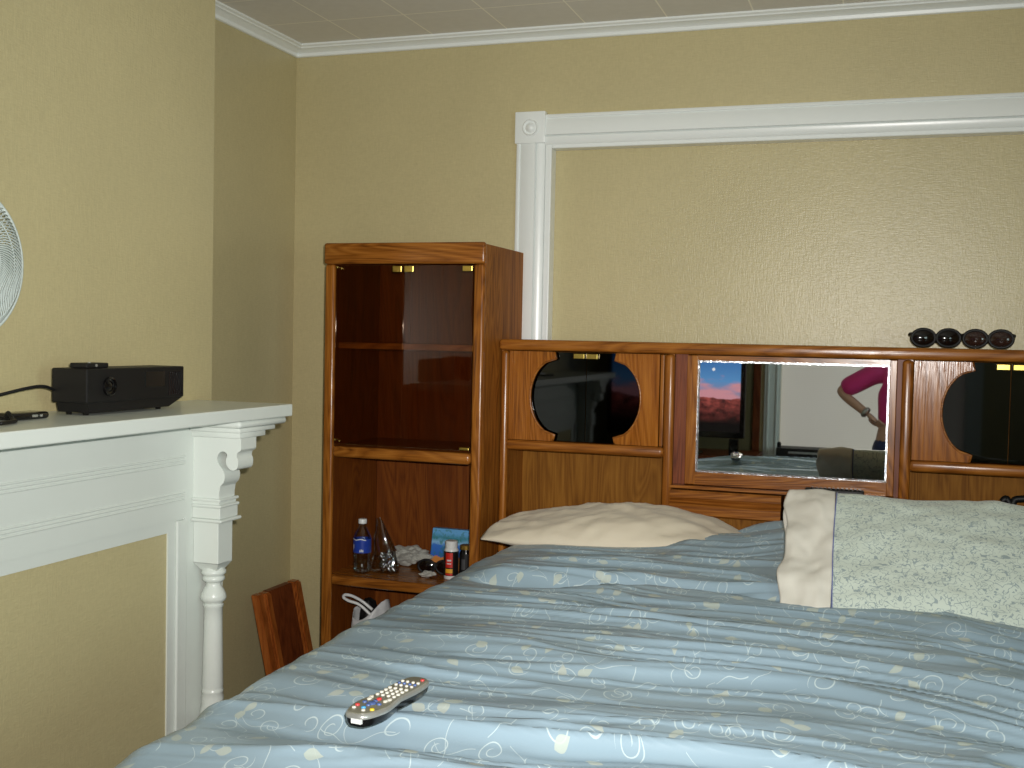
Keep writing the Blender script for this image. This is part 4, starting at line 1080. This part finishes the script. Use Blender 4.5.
sky = n.mix(n.n('ShaderNodeSeparateColor', inp={0: cloud}).outputs[0], sky, srgb(214, 150, 160))
rock = n.mix(fx, srgb(44, 16, 20), srgb(190, 92, 84))
rock = n.mix(n.ramp(z_, [(.10, (0, 0, 0, 1)), (.42, (1, 1, 1, 1))]), srgb(12, 8, 10), rock)
hor = n.math('ADD', .28, n.math('MULTIPLY', fz, .24)); isr = n.math('LESS_THAN', z_, hor)
pic = n.mix(isr, sky, rock)
dx_ = n.math('MULTIPLY', n.math('SUBTRACT', x_, .795), 1.6); dz_ = n.math('SUBTRACT', z_, .755)
white_dot = n.math('LESS_THAN', n.math('ADD', n.math('MULTIPLY', dx_, dx_), n.math('MULTIPLY', dz_, dz_)), .00035)  # small round white dot in the upper part of the picture
pic = n.mix(white_dot, pic, (1, 1, 1, 1))
M['screen'] = n.set((.01, .01, .01, 1), .3, 0, .4, Emission_Color=pic, Emission_Strength=.95)
b = BM(); box(b, -1.995, -1.038, -1.12, -1.118, -.655, -.055); obj('screen', b, M['screen'], tv, label='lit screen with red rocks under a blue sky')
b = BM(); box(b, -1.62, -1.42, -1.165, -1.135, -.82, -.70); box(b, -1.72, -1.32, -1.27, -1.05, -.83, -.815, .004); obj('stand', b, M['blackgloss'], tv)
sk = thing('speaker', 'small black loudspeaker beside the television', 'speaker', (-1.07, -1.10, -.83+H))
b = BM(); box(b, -1.105, -1.038, -1.115, -1.065, -.83, -.70, .004); obj('box', b, M['blackgloss'], sk)
b = BM(); lathe(b, [(.025, -1.065), (.022, -1.060), (.012, -1.063), (.0005, -1.061)], -1.071, -.76+H, 20, 'y'); obj('driver', b, M['black'], sk)
# black stereo on a low bench in front of the window
bn = thing('side_bench', 'low white bench under the shaded window', 'bench', (-.3, -1.5, 0))
b = BM(); box(b, -.85, .35, -1.62, -1.36, -.935, -.905, .004); obj('bench_top', b, M['white'], bn)
for lx in (-.83, .29):
    for ly in (-1.60, -1.42):
        b = BM(); box(b, lx, lx+.04, ly, ly+.04, -H, -.935); obj('leg', b, M['white'], bn)
sr_ = thing('stereo_receiver', 'flat black stereo receiver on the bench under the shaded window', 'stereo', (-.6, -1.5, -.905+H))
b = BM(); box(b, -.80, -.34, -1.60, -1.38, -.895, -.775, .004); box(b, -.78, -.74, -1.58, -1.40, -.905, -.895); box(b, -.40, -.36, -1.58, -1.40, -.905, -.895); obj('housing', b, M['black'], sr_)
b = BM(); box(b, -.71, -.43, -1.38, -1.377, -.812, -.797)
for i in range(6): box(b, -.70+i*.05, -.675+i*.05, -1.38, -1.374, -.85, -.84)
obj('front_controls', b, M['silver'], sr_)
b = BM(); lathe(b, [(.012, -.775+H), (.014, -.77+H), (.016, -.745+H), (.008, -.735+H)], -.785, -1.45, 16); tag(obj('spray_nozzle', b, M['black'], smooth=40), 'tiny black knob-shaped object standing on the stereo', 'knob')

# ------------------------------------------------------------------ the photographer
def skinmesh(name, chains, mat, parent, sub=2):
    """chains: list of (points, radii, [attach]) each its own skinned chain"""
    me = bpy.data.meshes.new(name); vs = []; es = []; rs = []; roots = []
    for ch in chains:
        idx = {}
        for key, (p, r_) in ch['v'].items():
            idx[key] = len(vs); vs.append(p); rs.append(r_)
        for a, c in ch['e']: es.append((idx[a], idx[c]))
        roots.append(idx[ch['root']])
    off = world_loc(parent)
    me.from_pydata([Vector(p)-off for p in vs], es, []); me.materials.append(mat)
    o = bpy.data.objects.new(name, me); COL.objects.link(o); o.parent = parent
    md_ = o.modifiers.new('skin', 'SKIN'); md_.use_smooth_shade = True
    sv = me.skin_vertices[0].data
    for i, r_ in enumerate(rs):
        sv[i].radius = r_ if isinstance(r_, tuple) else (r_, r_); sv[i].use_root = i in roots
    s_ = o.modifiers.new('sub', 'SUBSURF'); s_.levels = sub; s_.render_levels = sub
    return o
PYc = -.13
pr_ = thing('person', 'person in pink top and blue jeans, hand on hip, taking the picture', 'person', (.06, PYc, 0))
M['skin'] = cloth('skin_tone', srgb(206, 168, 146), srgb(198, 156, 134), 4, .55); M['pink'] = cloth('pink_cotton', srgb(232, 62, 118), srgb(206, 60, 150), 5); M['jeans'] = cloth('dark_blue_denim', srgb(44, 52, 92), srgb(56, 66, 108), 9)
M['hair'] = cloth('brown_hair', srgb(70, 46, 30), srgb(88, 60, 38), 30, .5)
px0 = .06; Y0 = PYc
elbL, hipL = (-.315, Y0-.02, 1.19), (-.115, Y0+.06, 1.035)
body = {'v': {'pelvis': ((px0, Y0, .88), (.15, .11)), 'waist': ((px0, Y0, 1.03), (.125, .095)), 'chest': ((px0, Y0, 1.20), (.150, .10)), 'neckb': ((px0, Y0, 1.33), (.09, .07)), 'neck': ((px0, Y0-.01, 1.385), (.05, .05)), 'chin': ((px0, Y0-.01, 1.425), (.058, .065)), 'head': ((px0, Y0-.035, 1.505), (.076, .094)), 'crown': ((px0, Y0-.04, 1.575), (.06, .075)),
              'shL': ((px0-.165, Y0, 1.305), .052), 'elL': (elbL, .036), 'wrL': ((-.135, Y0+.04, 1.055), .026),
              'shR': ((px0+.165, Y0, 1.305), .052), 'elR': ((px0+.20, Y0+.06, 1.10), .038), 'wrR': ((.095, Y0+.10, 1.395), .026),
              'hiL': ((px0-.09, Y0, .80), .088), 'knL': ((px0-.10, Y0+.015, .46), .056), 'anL': ((px0-.11, Y0-.02, .09), .038), 'toL': ((px0-.12, Y0+.11, .04), .034),
              'hiR': ((px0+.09, Y0, .80), .088), 'knR': ((px0+.10, Y0+.015, .46), .056), 'anR': ((px0+.11, Y0-.02, .09), .038), 'toR': ((px0+.12, Y0+.11, .04), .034)},
        'e': [('pelvis', 'waist'), ('waist', 'chest'), ('chest', 'neckb'), ('neckb', 'neck'), ('neck', 'chin'), ('chin', 'head'), ('head', 'crown'), ('neckb', 'shL'), ('shL', 'elL'), ('elL', 'wrL'), ('neckb', 'shR'), ('shR', 'elR'), ('elR', 'wrR'),
              ('pelvis', 'hiL'), ('hiL', 'knL'), ('knL', 'anL'), ('anL', 'toL'), ('pelvis', 'hiR'), ('hiR', 'knR'), ('knR', 'anR'), ('anR', 'toR')], 'root': 'pelvis'}
chains = [body]
def hand(wrist, pdir, fdir, side, spread):
    w = Vector(wrist); pdir = Vector(pdir).normalized(); fdir = Vector(fdir).normalized(); side = Vector(side).normalized()
    pc = w+pdir*.075
    chains.append({'v': {'a': (w-pdir*.01, (.026, .020)), 'b': (w+pdir*.035, (.036, .014)), 'c': (pc, (.038, .013))}, 'e': [('a', 'b'), ('b', 'c')], 'root': 'a'})
    for k, ln in enumerate((.066, .074, .070, .055)):
        o_ = pc - pdir*.012 + side*((k-1.5)*.0185*spread); d2 = (pdir+fdir*.45).normalized(); d3 = (pdir*.5+fdir).normalized()
        chains.append({'v': {0: (o_, .0095), 1: (o_+pdir*ln*.42, .009), 2: (o_+pdir*ln*.42+d2*ln*.35, .0083), 3: (o_+pdir*ln*.42+d2*ln*.35+d3*ln*.33, .007)}, 'e': [(0, 1), (1, 2), (2, 3)], 'root': 0})
    t0 = w+pdir*.02-side*.024; chains.append({'v': {0: (t0, .012), 1: (t0+pdir*.025-side*.020, .011), 2: (t0+pdir*.052-side*.022+fdir*.012, .0085)}, 'e': [(0, 1), (1, 2)], 'root': 0})
hand((-.135, Y0+.04, 1.055), (.75, .10, -.62), (.6, -.5, -.3), (.3, .8, .4), 1)
hand((.095, Y0+.10, 1.395), (-.12, -.10, 1), (-.9, -.4, .0), (.1, 1, .1), .8)
# nose and ears
chains.append({'v': {0: ((px0, Y0+.035, 1.50), .012), 1: ((px0, Y0+.068, 1.482), .011)}, 'e': [(0, 1)], 'root': 0})
for s in (-1, 1): chains.append({'v': {0: ((px0+s*.070, Y0-.035, 1.515), (.008, .012)), 1: ((px0+s*.080, Y0-.04, 1.475), (.007, .011))}, 'e': [(0, 1)], 'root': 0})
skinmesh('body', chains, M['skin'], pr_)
skinmesh('pink_top', [{'v': {'w': ((px0, Y0, .955), (.160, .120)), 'm': ((px0, Y0, 1.06), (.145, .112)), 'c': ((px0, Y0, 1.20), (.165, .118)), 'n': ((px0, Y0, 1.325), (.085, .078)),
     'sl': ((px0-.165, Y0, 1.305), .068), 'el': ((-.225, Y0-.012, 1.235), .066), 'ef': ((-.300, Y0-.02, 1.195), .062), 'sr': ((px0+.165, Y0, 1.305), .068), 'er': ((px0+.19, Y0+.035, 1.19), .062)},
     'e': [('w', 'm'), ('m', 'c'), ('c', 'n'), ('n', 'sl'), ('sl', 'el'), ('el', 'ef'), ('n', 'sr'), ('sr', 'er')], 'root': 'w'}], M['pink'], pr_)
skinmesh('jeans', [{'v': {'t': ((px0, Y0, .965), (.150, .112)), 'p': ((px0, Y0, .87), (.168, .128)), 'hl': ((px0-.09, Y0, .79), .102), 'kl': ((px0-.10, Y0+.015, .46), .072), 'al': ((px0-.11, Y0-.02, .11), .062),
     'hr': ((px0+.09, Y0, .79), .102), 'kr': ((px0+.10, Y0+.015, .46), .072), 'ar': ((px0+.11, Y0-.02, .11), .062)}, 'e': [('t', 'p'), ('p', 'hl'), ('hl', 'kl'), ('kl', 'al'), ('p', 'hr'), ('hr', 'kr'), ('kr', 'ar')], 'root': 'p'}], M['jeans'], pr_)
skinmesh('hair', [{'v': {0: ((px0, Y0-.065, 1.56), (.088, .085)), 1: ((px0, Y0-.090, 1.47), (.090, .06)), 2: ((px0, Y0-.10, 1.38), (.085, .04))}, 'e': [(0, 1), (1, 2)], 'root': 0}], M['hair'], pr_)
b = BM(); 
for s in (-1, 1): lathe(b, [(.0005, Y0+.062), (.008, Y0+.060), (.011, Y0+.052)], px0+s*.030, 1.508, 14, 'y')
obj('eyes', b, plain('eye', srgb(60, 50, 46), .2), pr_, smooth=True)
b = BM(); tube(b, [(px0-.022, Y0+.052, 1.452), (px0, Y0+.060, 1.449), (px0+.022, Y0+.052, 1.452)], .005, 8); obj('lips', b, plain('lip', srgb(176, 96, 92), .4), pr_, smooth=True)
for s in (-1, 1):
    b = BM(); box(b, px0+s*.115-.045, px0+s*.115+.045, Y0-.07, Y0+.17, 0, .055, .02, 3, raw=True); obj('shoe', b, M['whiteplastic'], pr_, smooth=40)
b = BM(); lathe(b, [(.030, -.012), (.034, -.006), (.034, .006), (.030, .012)], 0, 0, 24, cap=False)
rotm = Vector((0, 0, 1)).rotation_difference(Vector((-.18, -.06, .135)).normalized()).to_matrix()
for v_ in b.verts: v_.co = rotm @ v_.co + Vector((-.150, Y0+.035, 1.068))
wt = obj('wristwatch', b, M['silver'], pr_, smooth=True, label='silver wristwatch'); wt.modifiers.new('th', 'SOLIDIFY').thickness = .003
dc = thing('digital_camera', 'small silver digital camera held up by the person', 'camera', (.035, -.022, H-.03))
b = BM(); box(b, -.030, .062, -.034, -.012, H-.034, H+.034, .004, 2, raw=True); obj('camera_body', b, M['silver'], dc)
b = BM(); lathe(b, [(.020, -.012), (.020, -.004), (.016, -.003)], 0, H, 24, 'y'); obj('lens_barrel', b, M['black'], dc, smooth=40)
